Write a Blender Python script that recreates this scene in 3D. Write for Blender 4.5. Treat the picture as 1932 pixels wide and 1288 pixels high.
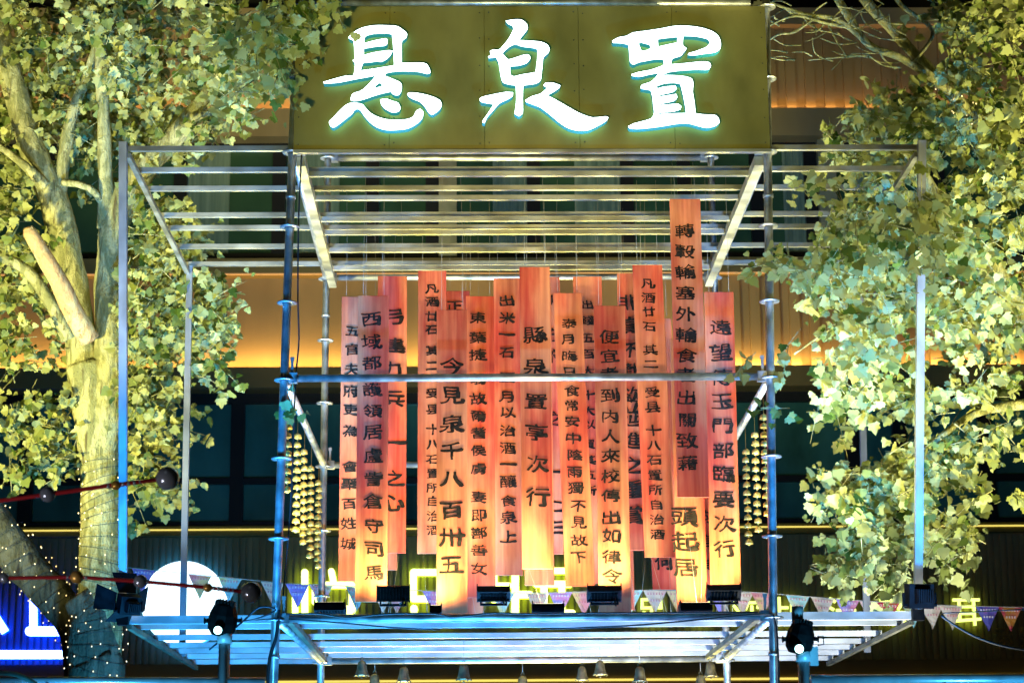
import bpy, bmesh, math, random
from mathutils import Vector, Matrix, noise
R = math.radians
random.seed(7)
scene = bpy.context.scene
for o in list(bpy.data.objects):
    bpy.data.objects.remove(o)
COL = scene.collection

# ------------------------------------------------------------------ camera
F, PIT, ROL, YAW = 3879.48, 0.23762, -0.00781, -0.01829
CAM = Vector((-0.35966, -12.61199, 1.6))
_cy, _sy, _cp, _sp = math.cos(YAW), math.sin(YAW), math.cos(PIT), math.sin(PIT)
_right = Vector((_cy, _sy, 0)); _yax = Vector((-_sy, _cy, 0))
FWD = _yax * _cp + Vector((0, 0, 1)) * _sp
_up = -_yax * _sp + Vector((0, 0, 1)) * _cp
RIGHT = _right * math.cos(ROL) + _up * math.sin(ROL)
UP = _up * math.cos(ROL) - _right * math.sin(ROL)
cam = bpy.data.cameras.new("camera"); camo = bpy.data.objects.new("camera", cam); COL.objects.link(camo)
m = Matrix.Identity(4)
for i, a in enumerate((RIGHT, UP, -FWD)):
    for j in range(3): m[j][i] = a[j]
m.translation = CAM
camo.matrix_world = m
cam.sensor_width = 36; cam.lens = F / 1932 * 36
cam.clip_start = 0.05; cam.clip_end = 400
cam.dof.use_dof = True; cam.dof.focus_distance = 13.4; cam.dof.aperture_fstop = 5.6
scene.camera = camo

# ------------------------------------------------------------------ sky, faint fill sun, exposure
w = bpy.data.worlds.new("World"); scene.world = w; w.use_nodes = True
nt = w.node_tree; bg = nt.nodes["Background"]
sky = nt.nodes.new("ShaderNodeTexSky"); sky.sky_type = 'NISHITA'; sky.sun_disc = False
sky.sun_elevation = R(-4); sky.sun_rotation = R(200)
nt.links.new(sky.outputs[0], bg.inputs[0]); bg.inputs[1].default_value = 0.07
sun = bpy.data.lights.new("moon", 'SUN'); sun.energy = 0.012; sun.angle = R(0.5); sun.color = (1, .95, .85)  # weak sun lamp added as general fill
suno = bpy.data.objects.new("moon", sun); suno.rotation_euler = (R(40), 0, R(-20)); COL.objects.link(suno)
vs = scene.view_settings; vs.view_transform = 'Standard'; vs.look = 'None'; vs.exposure = 0; vs.gamma = 1
scene.cycles.use_denoising = True
scene.cycles.max_bounces = 6; scene.cycles.transparent_max_bounces = 12
scene.cycles.sample_clamp_indirect = 6.0

# off-stage lamps: (location, aim, colour, watts, cone degrees, blend, radius); each gets a fixture further down
def spot(name, loc, aim, col, watts, cone, blend=.5, rad=.08):
    l = bpy.data.lights.new(name, 'SPOT'); l.energy = watts; l.color = col; l.spot_size = R(cone); l.spot_blend = blend
    l.shadow_soft_size = rad
    o = bpy.data.objects.new(name, l); COL.objects.link(o); o.location = loc
    o.rotation_euler = (Vector(aim) - Vector(loc)).to_track_quat('-Z', 'Y').to_euler()
    return o
KEY = (1.0, .94, .38); BLUE = (.02, .30, 1.0); WHT = (.62, .80, 1.0)
FLOODS = [  # unseen lamps round the stage, several added as fill: location, aim, colour, watts, cone, radius
    ((7.6, -.6, 2.5), (3.5, 1.7, 6.2), KEY, 5400, 62, .2),  # added out of view beyond the wing to brighten the right tree
    ((-6.6, -1.0, 2.5), (-3.7, 3.6, 7.2), KEY, 5200, 66, .2),  # its counterpart, added to brighten the left crown
    ((-1.6, -11.2, 1.0), (0.1, -.05, 6.75), (1, .94, .24), 4700, 20, .25),
    ((1.3, -11.2, 1.0), (.1, .8, 5.0), (1, .72, .36), 3500, 14.5, .25),  # long-throw warm lamp added to lift the plank tops
    ((-2.45, -3.6, .40), (-2.2, .0, 4.0), BLUE, 7600, 27, .3),
    ((2.45, -3.6, .40), (2.25, .0, 4.0), BLUE, 8000, 26, .3),
    ((2.1, -11.4, 1.0), (2.25, .4, 5.0), KEY, 3900, 10.5, .25),  # narrow beam added to brighten the right tree's leaves nearest the stage
    ((-2.9, -11.4, 1.0), (-3.3, 2.8, 6.9), KEY, 3600, 15, .25),  # narrow beam added to even out the left crown
    ((-.8, -.95, .35), (-.8, .0, 2.9), (.05, .30, 1.0), 420, 62, .15),  # low pair added to turn the platform's front edge blue
    ((.8, -.95, .35), (.8, .0, 2.9), (.06, .32, 1.0), 420, 62, .15),
    ((-2.2, -4.7, .30), (-1.75, -2.6, 2.1), (.08, .55, 1.0), 800, 44, .12),  # pair added as a cyan wash on the lamp poles
    ((2.2, -4.7, .30), (1.75, -2.6, 2.1), (.08, .55, 1.0), 800, 44, .12),
    ((-4.6, -8.2, .40), (-2.3, -5.2, 3.0), (1, .80, .78), 250, 34, .15),  # small lamp added to light the red rods and their balls
]
UPLIGHTS = [((-1.9, .3, .35), (-1.8, 1.7, 3), (.04, .42, 1), 2100, 110), ((-.3, .3, .35), (-.3, 1.8, 3), (.07, .40, 1), 1250, 110), ((1.0, .9, .35), (1.0, 1.8, 3), (.36, .38, 1), 480, 100), ((2.2, .2, .35), (2.1, 1.6, 3), (.92, .97, .85), 2000, 80),
            ((-.7, 4.7, .35), (-.5, 1.4, 6.1), (1, .90, .26), 3600, 44), ((.8, 4.7, .35), (.6, 1.4, 6.1), (1, .90, .26), 3600, 44)]  # two lamps added behind the stage to brighten the roof tubes from below

# ------------------------------------------------------------------ pixel <-> place helpers (photo measured at 1932 x 1288)
def ray(px, py): return FWD + RIGHT * ((px - 966) / F) - UP * ((py - 644) / F)
def at(px, py, Y):
    d = ray(px, py); return CAM + d * ((Y - CAM.y) / d.y)
def atz(px, py, z):
    d = ray(px, py); return CAM + d * ((z - CAM.z) / d.z)
def ppm(p): return F / ((Vector(p) - CAM).dot(FWD))      # pixels per metre at a point

# ------------------------------------------------------------------ object helpers
def tag(o, label=None, cat=None, group=None, kind=None):
    if label: o["label"] = label
    if cat: o["category"] = cat
    if group: o["group"] = group
    if kind: o["kind"] = kind
    return o
def empty(name, loc=(0, 0, 0), label=None, cat=None, group=None):
    o = bpy.data.objects.new(name, None); o.location = loc; o.empty_display_size = .1; COL.objects.link(o)
    return tag(o, label, cat, group)
class MB:
    def __init__(s): s.v = []; s.f = []; s.mi = []; s.sm = []
    def add(s, vs, fs, mi=0, smooth=False):
        b = len(s.v); s.v += [tuple(v) for v in vs]
        for f in fs: s.f.append(tuple(b + i for i in f)); s.mi.append(mi); s.sm.append(smooth)
    def box(s, c, d, mi=0, rot=None):
        x, y, z = d[0] / 2, d[1] / 2, d[2] / 2
        vs = [Vector(q) for q in ((-x, -y, -z), (x, -y, -z), (x, y, -z), (-x, y, -z), (-x, -y, z), (x, -y, z), (x, y, z), (-x, y, z))]
        if rot is not None: vs = [rot @ q for q in vs]
        s.add([q + Vector(c) for q in vs], [(0, 3, 2, 1), (4, 5, 6, 7), (0, 1, 5, 4), (1, 2, 6, 5), (2, 3, 7, 6), (3, 0, 4, 7)], mi)
    def beam(s, a, b, wd, ht, mi=0, upv=(0, 0, 1)):
        a, b = Vector(a), Vector(b); d = (b - a); L = d.length; d.normalize()
        u = Vector(upv); side = d.cross(u).normalized(); u = side.cross(d)
        rot = Matrix((side, d, u)).transposed()
        s.box((a + b) / 2, (wd, L, ht), mi, rot)
    def tube(s, pts, rad, n=8, mi=0, cap=True, smooth=True):
        pts = [Vector(p) for p in pts]; k = len(pts)
        rad = rad if isinstance(rad, (list, tuple)) else [rad] * k
        b = len(s.v); nrm = None
        for i, p in enumerate(pts):
            t = (pts[min(i + 1, k - 1)] - pts[max(i - 1, 0)])
            if t.length < 1e-9: t = Vector((0, 0, 1))
            t.normalize()
            if nrm is None:
                nrm = t.orthogonal().normalized()
            else:
                nrm = (nrm - t * nrm.dot(t))
                nrm = nrm.normalized() if nrm.length > 1e-6 else t.orthogonal().normalized()
            bn = t.cross(nrm)
            for j in range(n):
                a = 2 * math.pi * j / n
                s.v.append(tuple(p + (nrm * math.cos(a) + bn * math.sin(a)) * rad[i]))
        for i in range(k - 1):
            for j in range(n):
                q = (b + i * n + j, b + i * n + (j + 1) % n, b + (i + 1) * n + (j + 1) % n, b + (i + 1) * n + j)
                s.f.append(q); s.mi.append(mi); s.sm.append(smooth)
        if cap:
            s.f.append(tuple(b + j for j in range(n))[::-1]); s.mi.append(mi); s.sm.append(False)
            s.f.append(tuple(b + (k - 1) * n + j for j in range(n))); s.mi.append(mi); s.sm.append(False)
    def lathe(s, c, prof, n=16, mi=0, rot=None, smooth=True, wob=None):
        b = len(s.v); k = len(prof); c = Vector(c)
        for i, (r, z) in enumerate(prof):
            for j in range(n):
                a = 2 * math.pi * j / n
                rr = r * (wob(a, z) if wob else 1)
                p = Vector((rr * math.cos(a), rr * math.sin(a), z))
                if rot is not None: p = rot @ p
                s.v.append(tuple(c + p))
        for i in range(k - 1):
            for j in range(n):
                s.f.append((b + i * n + j, b + i * n + (j + 1) % n, b + (i + 1) * n + (j + 1) % n, b + (i + 1) * n + j)); s.mi.append(mi); s.sm.append(smooth)
    def sphere(s, c, r, n=16, mi=0):
        k = max(6, n // 2)
        s.lathe(c, [(max(1e-4, r * math.sin(math.pi * i / k)), -r * math.cos(math.pi * i / k)) for i in range(k + 1)], n, mi)
    def build(s, name, mats, parent=None, kind=None):
        me = bpy.data.meshes.new(name); me.from_pydata(s.v, [], s.f)
        for mt in (mats if isinstance(mats, (list, tuple)) else [mats]): me.materials.append(mt)
        me.polygons.foreach_set("material_index", s.mi); me.polygons.foreach_set("use_smooth", s.sm); me.update()
        o = bpy.data.objects.new(name, me); COL.objects.link(o)
        if parent is not None:
            o.parent = parent; o.location = -parent.location    # geometry is written in world coordinates
        if kind: o["kind"] = kind
        return o

# ------------------------------------------------------------------ materials
def mat(name, col=(.5, .5, .5), rough=.6, metal=0, emit=None, es=1, spec=None):
    mt = bpy.data.materials.new(name); mt.use_nodes = True
    p = mt.node_tree.nodes["Principled BSDF"]
    p.inputs["Base Color"].default_value = (*col, 1); p.inputs["Roughness"].default_value = rough; p.inputs["Metallic"].default_value = metal
    if spec is not None: p.inputs["Specular IOR Level"].default_value = spec
    if emit:
        p.inputs["Emission Color"].default_value = (*emit, 1); p.inputs["Emission Strength"].default_value = es
    return mt
def nz(mt, scale, c1, c2, stretch=(1, 1, 1), detail=5, rough=None, bump=0, lo=.35, hi=.65, coord='Object', rand=False):
    """noise-driven base colour between c1 and c2 (and optional roughness range / bump)"""
    t = mt.node_tree; N = t.nodes; L = t.links; p = N["Principled BSDF"]
    tc = N.new("ShaderNodeTexCoord"); mp = N.new("ShaderNodeMapping"); mp.inputs["Scale"].default_value = stretch
    L.new(tc.outputs[coord], mp.inputs[0])
    if rand:
        oi = N.new("ShaderNodeObjectInfo"); mu = N.new("ShaderNodeMath"); mu.operation = 'MULTIPLY'; mu.inputs[1].default_value = 57.3
        L.new(oi.outputs["Random"], mu.inputs[0]); L.new(mu.outputs[0], mp.inputs["Location"])
    n = N.new("ShaderNodeTexNoise"); n.inputs["Scale"].default_value = scale; n.inputs["Detail"].default_value = detail
    L.new(mp.outputs[0], n.inputs["Vector"])
    r = N.new("ShaderNodeValToRGB"); r.color_ramp.elements[0].position = lo; r.color_ramp.elements[1].position = hi
    r.color_ramp.elements[0].color = (*c1, 1); r.color_ramp.elements[1].color = (*c2, 1)
    L.new(n.outputs[0], r.inputs[0]); L.new(r.outputs[0], p.inputs["Base Color"])
    if rough:
        mr = N.new("ShaderNodeMapRange"); mr.inputs[3].default_value, mr.inputs[4].default_value = rough
        L.new(n.outputs[0], mr.inputs[0]); L.new(mr.outputs[0], p.inputs["Roughness"])
    if bump:
        b = N.new("ShaderNodeBump"); b.inputs["Strength"].default_value = bump; b.inputs["Distance"].default_value = .02
        L.new(n.outputs[0], b.inputs["Height"]); L.new(b.outputs[0], p.inputs["Normal"])
    return mt
M = {}
M['steel'] = nz(mat("galvanised_steel", (.6, .6, .6), .34, .78), 9, (.28, .28, .27), (.60, .60, .58), detail=10, rough=(.24, .55))
M['alu'] = nz(mat("square_tube_steel", (.6, .6, .6), .42, .8), 6, (.26, .25, .20), (.50, .485, .41), stretch=(.6, 1, 1), detail=10, rough=(.32, .62))  # tube steel darkened so the roof faces read as dimly lit
M['alu_pale'] = nz(mat('pale_square_tube', (.6, .6, .6), .42, .55), 6, (.40, .41, .42), (.66, .67, .68), stretch=(.6, 1, 1), detail=10, rough=(.32, .6))  # brighter copy of the tube steel, so the platform reads as strongly lit
M['dull'] = nz(mat('dull_square_tube', (.3, .31, .33), .36, .66), 6, (.22, .235, .27), (.38, .40, .45), stretch=(1, 1, .5), detail=10, rough=(.28, .5))  # tube steel for wing posts, the blue stage light tinted into its colour
M['darksteel'] = nz(mat('weathered_dark_steel', (.08, .075, .05), .5, .4), 8, (.05, .045, .03), (.14, .13, .08))  # rail steel darkened in colour to stand in for shade under the platform
M['black'] = nz(mat("black_plastic", (.02, .02, .022), .5), 20, (.003, .003, .0035), (.008, .008, .009), rough=(.45, .65))
M['black'].node_tree.nodes['Principled BSDF'].inputs['Specular IOR Level'].default_value = .08
M['cable'] = mat("black_rubber", (.012, .012, .013), .55)
M['board'] = nz(mat("stained_plywood", (.2, .15, .08), .65), 2.2, (.10, .086, .020), (.185, .155, .040), stretch=(1.5, 1, .8), rough=(.45, .8), bump=.12, detail=12, lo=.34, hi=.68)
M['sign'] = mat("sign_face", (.8, .8, .8), .4, emit=(.80, 1.0, 1.0), es=5.0)
M['sign_side'] = mat("sign_return", (.03, .25, .30), .35, emit=(.02, .30, .36), es=.45)
M['sign_back'] = mat("sign_backlight", (.3, .8, .8), .4, emit=(.22, 1.0, .80), es=3.6)
M['ink'] = nz(mat("ink", (.012, .010, .009), .8, spec=.08), 40, (.008, .007, .006), (.03, .022, .018))
M['cord'] = mat("white_cord", (.30, .28, .24), .8)
M['gold'] = nz(mat("brass", (.8, .55, .16), .3, .55), 30, (.66, .43, .08), (.86, .60, .16), rough=(.22, .42))
M['bronze'] = nz(mat("aged_bronze", (.16, .13, .07), .5, .7), 22, (.10, .085, .05), (.26, .20, .10), rough=(.35, .65), bump=.1)
M['red_rod'] = mat("red_lacquer", (.42, .02, .03), .3)
M['chrome'] = mat("mirror_ball", (.42, .56, .72), .2, .6)  # blue base colour stands in for the sky mirrored in the balls
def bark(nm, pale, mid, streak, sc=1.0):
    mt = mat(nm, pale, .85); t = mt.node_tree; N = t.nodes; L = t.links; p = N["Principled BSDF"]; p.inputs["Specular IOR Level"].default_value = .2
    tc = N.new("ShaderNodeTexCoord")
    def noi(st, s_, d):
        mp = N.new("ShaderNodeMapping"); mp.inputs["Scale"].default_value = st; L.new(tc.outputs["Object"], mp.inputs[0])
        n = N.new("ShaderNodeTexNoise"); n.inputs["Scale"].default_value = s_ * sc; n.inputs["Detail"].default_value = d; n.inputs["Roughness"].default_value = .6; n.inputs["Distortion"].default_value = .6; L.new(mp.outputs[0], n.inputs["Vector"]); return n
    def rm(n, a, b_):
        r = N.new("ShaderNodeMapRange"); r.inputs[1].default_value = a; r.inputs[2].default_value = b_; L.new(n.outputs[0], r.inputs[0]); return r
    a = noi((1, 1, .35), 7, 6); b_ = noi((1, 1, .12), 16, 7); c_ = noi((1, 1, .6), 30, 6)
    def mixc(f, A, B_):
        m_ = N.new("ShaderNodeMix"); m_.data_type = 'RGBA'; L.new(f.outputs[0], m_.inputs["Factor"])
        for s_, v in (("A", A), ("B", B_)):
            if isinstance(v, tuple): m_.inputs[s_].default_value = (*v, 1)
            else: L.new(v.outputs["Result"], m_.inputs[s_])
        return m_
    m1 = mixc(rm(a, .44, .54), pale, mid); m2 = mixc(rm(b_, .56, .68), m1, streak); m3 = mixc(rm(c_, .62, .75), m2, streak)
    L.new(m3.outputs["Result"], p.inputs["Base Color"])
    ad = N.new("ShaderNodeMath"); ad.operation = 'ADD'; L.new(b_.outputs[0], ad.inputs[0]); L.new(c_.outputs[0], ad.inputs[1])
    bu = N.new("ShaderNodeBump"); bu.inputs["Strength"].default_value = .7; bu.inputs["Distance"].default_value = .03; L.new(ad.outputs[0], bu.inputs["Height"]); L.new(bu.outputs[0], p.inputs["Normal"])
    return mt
M['bark'] = bark("bark", (.41, .385, .18), (.22, .215, .085), (.10, .08, .035), 1.6)
M['stub'] = bark('peeled_bark', (.56, .44, .22), (.46, .29, .13), (.24, .13, .06), 1.2)
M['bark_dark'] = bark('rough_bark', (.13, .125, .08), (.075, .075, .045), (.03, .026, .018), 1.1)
M['glassdark'] = nz(mat("window_glass", (.008, .03, .03), .12), .8, (.03, .10, .07), (.10, .36, .30), stretch=(1, 1, .5), detail=8, rough=(.05, .2), lo=.32, hi=.68)  # teal mottling in the colour stands in for varied reflections
M['glassup'] = nz(mat("upper_window_glass", (.008, .02, .012), .12), .5, (.03, .055, .025), (.07, .16, .08), rough=(.08, .2), lo=.3, hi=.7)
M['frame'] = mat("dark_frame", (.012, .012, .012), .45)
M['wood'] = nz(mat("facade_panel", (.32, .2, .1), .6), 1.0, (.34, .235, .095), (.48, .335, .14), stretch=(1.2, 1, .25), detail=8, rough=(.5, .7))
M['soffit'] = nz(mat("facade_fascia", (.2, .14, .06), .6), 1.5, (.22, .15, .045), (.30, .21, .065), stretch=(.2, 1, 1))
M['cladding'] = nz(mat("ribbed_cladding", (.07, .055, .04), .6), 1.2, (.30, .225, .09), (.44, .34, .155), stretch=(3, 1, .2), detail=8)
M['goldtrim'] = nz(mat("gilt_trim", (.30, .25, .06), .4, .5), 2, (.24, .20, .05), (.36, .30, .08), stretch=(.3, 1, 1))
M['column'] = nz(mat("column_render", (.45, .38, .2), .7), 3, (.36, .31, .15), (.5, .44, .24))
M['curtain'] = nz(mat("curtain_cloth", (.2, .26, .22), .9), 2, (.13, .20, .14), (.25, .33, .23), stretch=(6, 1, .2))
M['ground'] = nz(mat("paving", (.16, .155, .15), .8), 1.5, (.10, .098, .094), (.2, .19, .18), detail=9, bump=.1)
M['ledwarm'] = mat("warm_strip", (.8, .6, .3), .5, emit=(1, .55, .12), es=5)
M['ledgold'] = mat("gold_strip", (.8, .7, .3), .5, emit=(.95, .75, .14), es=1.2)
M['neony'] = mat("yellow_neon_face", (.8, .8, .5), .4, emit=(.82, 1.0, .26), es=4.2)
M['neony_dim'] = mat("yellow_neon_return", (.6, .7, .1), .4, emit=(.55, .85, .02), es=3.2)
M['neony2'] = mat('yellow_letter_face', (.8, .8, .5), .4, emit=(.82, 1.0, .22), es=2.2)
M['neony_rim'] = mat('yellow_neon_rim', (.6, .7, .1), .4, emit=(.50, .80, .02), es=1.0)
M['neonb'] = mat("blue_neon_face", (.7, .8, 1), .4, emit=(.13, .22, 1.0), es=16)
M['disc'] = mat("lit_disc", (.9, .95, 1), .4, emit=(.62, .86, 1.0), es=3.2)
M['dullgold'] = mat("unlit_gilt_letter", (.5, .36, .12), .45, .4)
M['lens'] = mat("lamp_lens", (.6, .8, .8), .2, emit=(.45, 1, .95), es=9)
M['bulb'] = mat("fairy_bulb", (.9, .8, .5), .3, emit=(1, .70, .26), es=1.7)
M['bulbw'] = mat("fairy_bulb_cool", (.9, .9, .9), .3, emit=(.75, .9, 1), es=9)
M['pole'] = nz(mat('painted_pole', (.5, .55, .58), .4, .15), 8, (.40, .45, .48), (.56, .6, .63), rough=(.3, .5))
M['teal_hoop'] = mat("painted_hoop", (.18, .5, .48), .4, .2)
M['bluerail'] = nz(mat("rail_steel", (.5, .52, .55), .3, .6), 8, (.4, .42, .46), (.62, .64, .68), rough=(.22, .4))

# plank wood: pale grain carrying patches of red stain
def plank_mat():
    mt = mat("stained_plank", (.7, .3, .2), .7, spec=.15); t = mt.node_tree; N = t.nodes; L = t.links; p = N["Principled BSDF"]
    tc = N.new("ShaderNodeTexCoord"); oi = N.new("ShaderNodeObjectInfo")
    mu = N.new("ShaderNodeMath"); mu.operation = 'MULTIPLY'; mu.inputs[1].default_value = 91.7; L.new(oi.outputs["Random"], mu.inputs[0])
    def noisy(stretch, scale, detail):
        mp = N.new("ShaderNodeMapping"); mp.inputs["Scale"].default_value = stretch
        L.new(tc.outputs["Object"], mp.inputs[0]); L.new(mu.outputs[0], mp.inputs["Location"])
        n = N.new("ShaderNodeTexNoise"); n.inputs["Scale"].default_value = scale; n.inputs["Detail"].default_value = detail
        L.new(mp.outputs[0], n.inputs["Vector"]); return n
    def ramp(src, a, b, c1, c2):
        r = N.new("ShaderNodeValToRGB"); r.color_ramp.elements[0].position = a; r.color_ramp.elements[1].position = b
        r.color_ramp.elements[0].color = (*c1, 1); r.color_ramp.elements[1].color = (*c2, 1); L.new(src, r.inputs[0]); return r
    g = noisy((26, 26, .7), 1.6, 6); st = noisy((2.6, 2.6, .8), 1.5, 6); dk = noisy((7, 7, 1.1), 1.2, 6)
    wood = ramp(g.outputs[0], .3, .7, (.56, .185, .095), (.74, .275, .13))
    stain = ramp(g.outputs[0], .3, .7, (.42, .045, .03), (.62, .115, .065))
    mask = ramp(st.outputs[0], .41, .60, (0, 0, 0), (1, 1, 1))
    mx = N.new("ShaderNodeMix"); mx.data_type = 'RGBA'; L.new(mask.outputs[0], mx.inputs["Factor"])
    L.new(wood.outputs[0], mx.inputs["A"]); L.new(stain.outputs[0], mx.inputs["B"])
    m2 = N.new("ShaderNodeMix"); m2.data_type = 'RGBA'; m2.blend_type = 'MULTIPLY'; m2.inputs["Factor"].default_value = 1
    d = ramp(dk.outputs[0], .3, .6, (.58, .50, .43), (1, 1, 1))
    L.new(mx.outputs["Result"], m2.inputs["A"]); L.new(d.outputs[0], m2.inputs["B"])
    L.new(m2.outputs["Result"], p.inputs["Base Color"])
    b = N.new("ShaderNodeBump"); b.inputs["Strength"].default_value = .15; b.inputs["Distance"].default_value = .004
    L.new(g.outputs[0], b.inputs["Height"]); L.new(b.outputs[0], p.inputs["Normal"])
    return mt
M['plank'] = plank_mat()

def leaf_mat():
    mt = bpy.data.materials.new("plane_leaf"); mt.use_nodes = True; t = mt.node_tree; N = t.nodes; L = t.links
    p = N["Principled BSDF"]; out = N["Material Output"]
    at_ = N.new("ShaderNodeAttribute"); at_.attribute_name = "tint"; at_.attribute_type = 'GEOMETRY'
    r = N.new("ShaderNodeValToRGB"); e = r.color_ramp.elements
    e[0].position = 0; e[0].color = (.06, .11, .015, 1); e[1].position = 1; e[1].color = (.43, .425, .14, 1)
    q = e.new(.35); q.color = (.20, .23, .055, 1); q = e.new(.7); q.color = (.34, .35, .12, 1)
    L.new(at_.outputs["Fac"], r.inputs[0])
    geo = N.new("ShaderNodeNewGeometry"); mx = N.new("ShaderNodeMix"); mx.data_type = 'RGBA'; mx.blend_type = 'MIX'
    L.new(geo.outputs["Backfacing"], mx.inputs["Factor"])
    br = N.new("ShaderNodeMix"); br.data_type = 'RGBA'; br.inputs["Factor"].default_value = .45; br.inputs["B"].default_value = (.46, .47, .21, 1)
    L.new(r.outputs[0], br.inputs["A"]); L.new(r.outputs[0], mx.inputs["A"]); L.new(br.outputs["Result"], mx.inputs["B"])
    L.new(mx.outputs["Result"], p.inputs["Base Color"]); p.inputs["Roughness"].default_value = .55; p.inputs["Specular IOR Level"].default_value = .25
    tr = N.new("ShaderNodeBsdfTranslucent"); L.new(mx.outputs["Result"], tr.inputs[0])
    ms = N.new("ShaderNodeMixShader"); ms.inputs[0].default_value = .30
    L.new(p.outputs[0], ms.inputs[1]); L.new(tr.outputs[0], ms.inputs[2]); L.new(ms.outputs[0], out.inputs[0])
    return mt
M['leaf'] = leaf_mat()

# ------------------------------------------------------------------ ground
g = MB(); g.add([(-120, -60, 0), (120, -60, 0), (120, 160, 0), (-120, 160, 0)], [(0, 1, 2, 3)])
g.build("ground", M['ground'], kind="structure")

# ------------------------------------------------------------------ building behind the stage
YB = 17.5
def zb(py, Y=YB): return at(966, py, Y).z
def xb(px, py=700, Y=YB): return at(px, py, Y).x
bld = empty("building", (0, YB, 0), "dark commercial building with lit wood panel bands and a ribbed shopfront band behind the stage", "building")
XL, XR = -17.0, 17.0
def band(name, y0, y1, mt, proud=0.0, depth=.4, x0=XL, x1=XR):
    b = MB(); za, zc = zb(y1), zb(y0)
    b.box(((x0 + x1) / 2, YB - proud + depth / 2, (za + zc) / 2), (x1 - x0, depth, zc - za)); return b.build(name, mt, bld)
# ground floor and ribbed sign band
b = MB(); b.box((0, YB + .3, zb(1290) / 2), (34, .4, zb(1290))); b.build("ground_floor_wall", M['cladding'], bld)
band("lintel_band", 1290, 1250, M['soffit'], .12)
band("sign_band_backing", 1250, 1010, M['cladding'], 0)
b = MB(); x = XL
while x < XR:
    b.box((x, YB - .022, (zb(1248) + zb(1012)) / 2), (.062, .04, zb(1012) - zb(1248))); x += .098
b.build("cladding_rib", M['cladding'], bld)
band("sill_trim", 1010, 992, M['goldtrim'], .16)
b = MB(); b.box((0, YB - .17, zb(999)), (34, .02, .018)); b.build("sill_light_line", M['ledgold'], bld)
b = MB(); b.box((0, YB - .135, zb(1284)), (34, .02, .03)); b.build("lintel_light_line", M['ledgold'], bld)
# lower windows
band("window_head", 750, 741, M['frame'], .02)
def window_row(y0, y1, xs, glass, split=None, name="window"):
    for a, c in zip(xs[:-1], xs[1:]):
        X0, X1 = xb(a), xb(c); z0_, z1_ = zb(y1), zb(y0)
        f = MB(); t_ = .10
        f.box((X0 + t_ / 2, YB + .02, (z0_ + z1_) / 2), (t_, .16, z1_ - z0_)); f.box((X1 - t_ / 2, YB + .02, (z0_ + z1_) / 2), (t_, .16, z1_ - z0_))
        f.box(((X0 + X1) / 2, YB + .022, z0_ + .04), (X1 - X0 - 2 * t_, .15, .08)); f.box(((X0 + X1) / 2, YB + .022, z1_ - .04), (X1 - X0 - 2 * t_, .15, .08))
        if split: f.box(((X0 + X1) / 2, YB + .024, zb(split)), (X1 - X0 - 2 * t_, .14, .09))
        fo = f.build(name, M['frame'], bld)
        p = MB(); p.box(((X0 + X1) / 2, YB + .07, (z0_ + z1_) / 2), (X1 - X0 - .1, .02, z1_ - z0_ - .1)); po = p.build("pane", glass, bld)
        po.parent = fo; po.location = (0, 0, 0)
window_row(750, 992, [-420, -180, 60, 236, 452, 700, 960, 1215, 1440, 1600, 1690, 1850, 2080, 2320], M['glassdark'], 905)
# first panelled wall with its uplight
band("ledge_fascia", 741, 703, M['soffit'], .45, .75)
XS = xb(1330, 600)
b = MB(); b.box(((XL + XS) / 2, YB + .1, (zb(703) + zb(524)) / 2), (XS - XL, .2, zb(524) - zb(703))); b.build("smooth_panel_wall", M['wood'], bld)
def batten_wall(name, y0, y1, x0, x1, proud=0.0):
    b = MB(); z0_, z1_ = zb(y1), zb(y0)
    b.box(((x0 + x1) / 2, YB + .1 - proud, (z0_ + z1_) / 2), (x1 - x0, .2, z1_ - z0_)); x = x0 + .08
    while x < x1:
        b.box((x + .07, YB - .05 - proud, (z0_ + z1_) / 2), (.15, .10, z1_ - z0_ - .004)); x += .30
    b.build(name, M['wood'], bld)
batten_wall("batten_wall", 524, 703, XS, XR)
band("soffit_band", 524, 496, M['soffit'], .30, .6)
b = MB(); b.box((0, YB - .29, zb(525) - .004), (34, .03, .02)); b.build("soffit_light_line", mat("dim_warm_line", (.6, .4, .2), .5, emit=(1, .45, .12), es=.5), bld)
# upper windows
band("upper_window_sill", 496, 488, M['frame'], .05)
window_row(272, 488, [-420, -150, 90, 330, 520, 700, 815, 1010, 1190, 1300, 1440, 1545, 1790, 2050, 2320], M['glassup'])
for px0, px1 in ((338, 432), (560, 640), (1085, 1180), (1480, 1540), (930, 1000), (1620, 1700)):
    c = MB(); X0, X1 = xb(px0, 400), xb(px1, 400); n = 26; pts = []
    for i in range(n + 1):
        xx = X0 + (X1 - X0) * i / n; pts.append((xx, YB + .045 + .012 * math.sin(i * 2.1)))
    vs_ = [(x_, y_, zb(486)) for x_, y_ in pts] + [(x_, y_, zb(276)) for x_, y_ in pts]
    c.add(vs_, [(i, i + 1, n + 2 + i, n + 1 + i) for i in range(n)], 0, True); c.build("curtain", M['curtain'], bld)
for px in (845, 1560):
    c = MB(); c.box((xb(px, 400), YB - .05, (zb(488) + zb(272)) / 2), (.27, .3, zb(272) - zb(488) - .01)); c.build("column", M['column'], bld)
# upper panelled wall
band("upper_fascia", 272, 220, M['wood'], .38, .7)
XS2 = xb(1000, 150)
b = MB(); b.box(((XL + XS2) / 2, YB + .1, (zb(220) + zb(58)) / 2), (XS2 - XL, .2, zb(58) - zb(220))); b.build("upper_smooth_wall", M['wood'], bld)
batten_wall("upper_batten_wall", 58, 220, XS2, XR)
band("upper_ledge", 58, 27, M['wood'], .25, .5)
band("top_window_band", 27, -330, M['frame'], -.1, .3)
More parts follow.
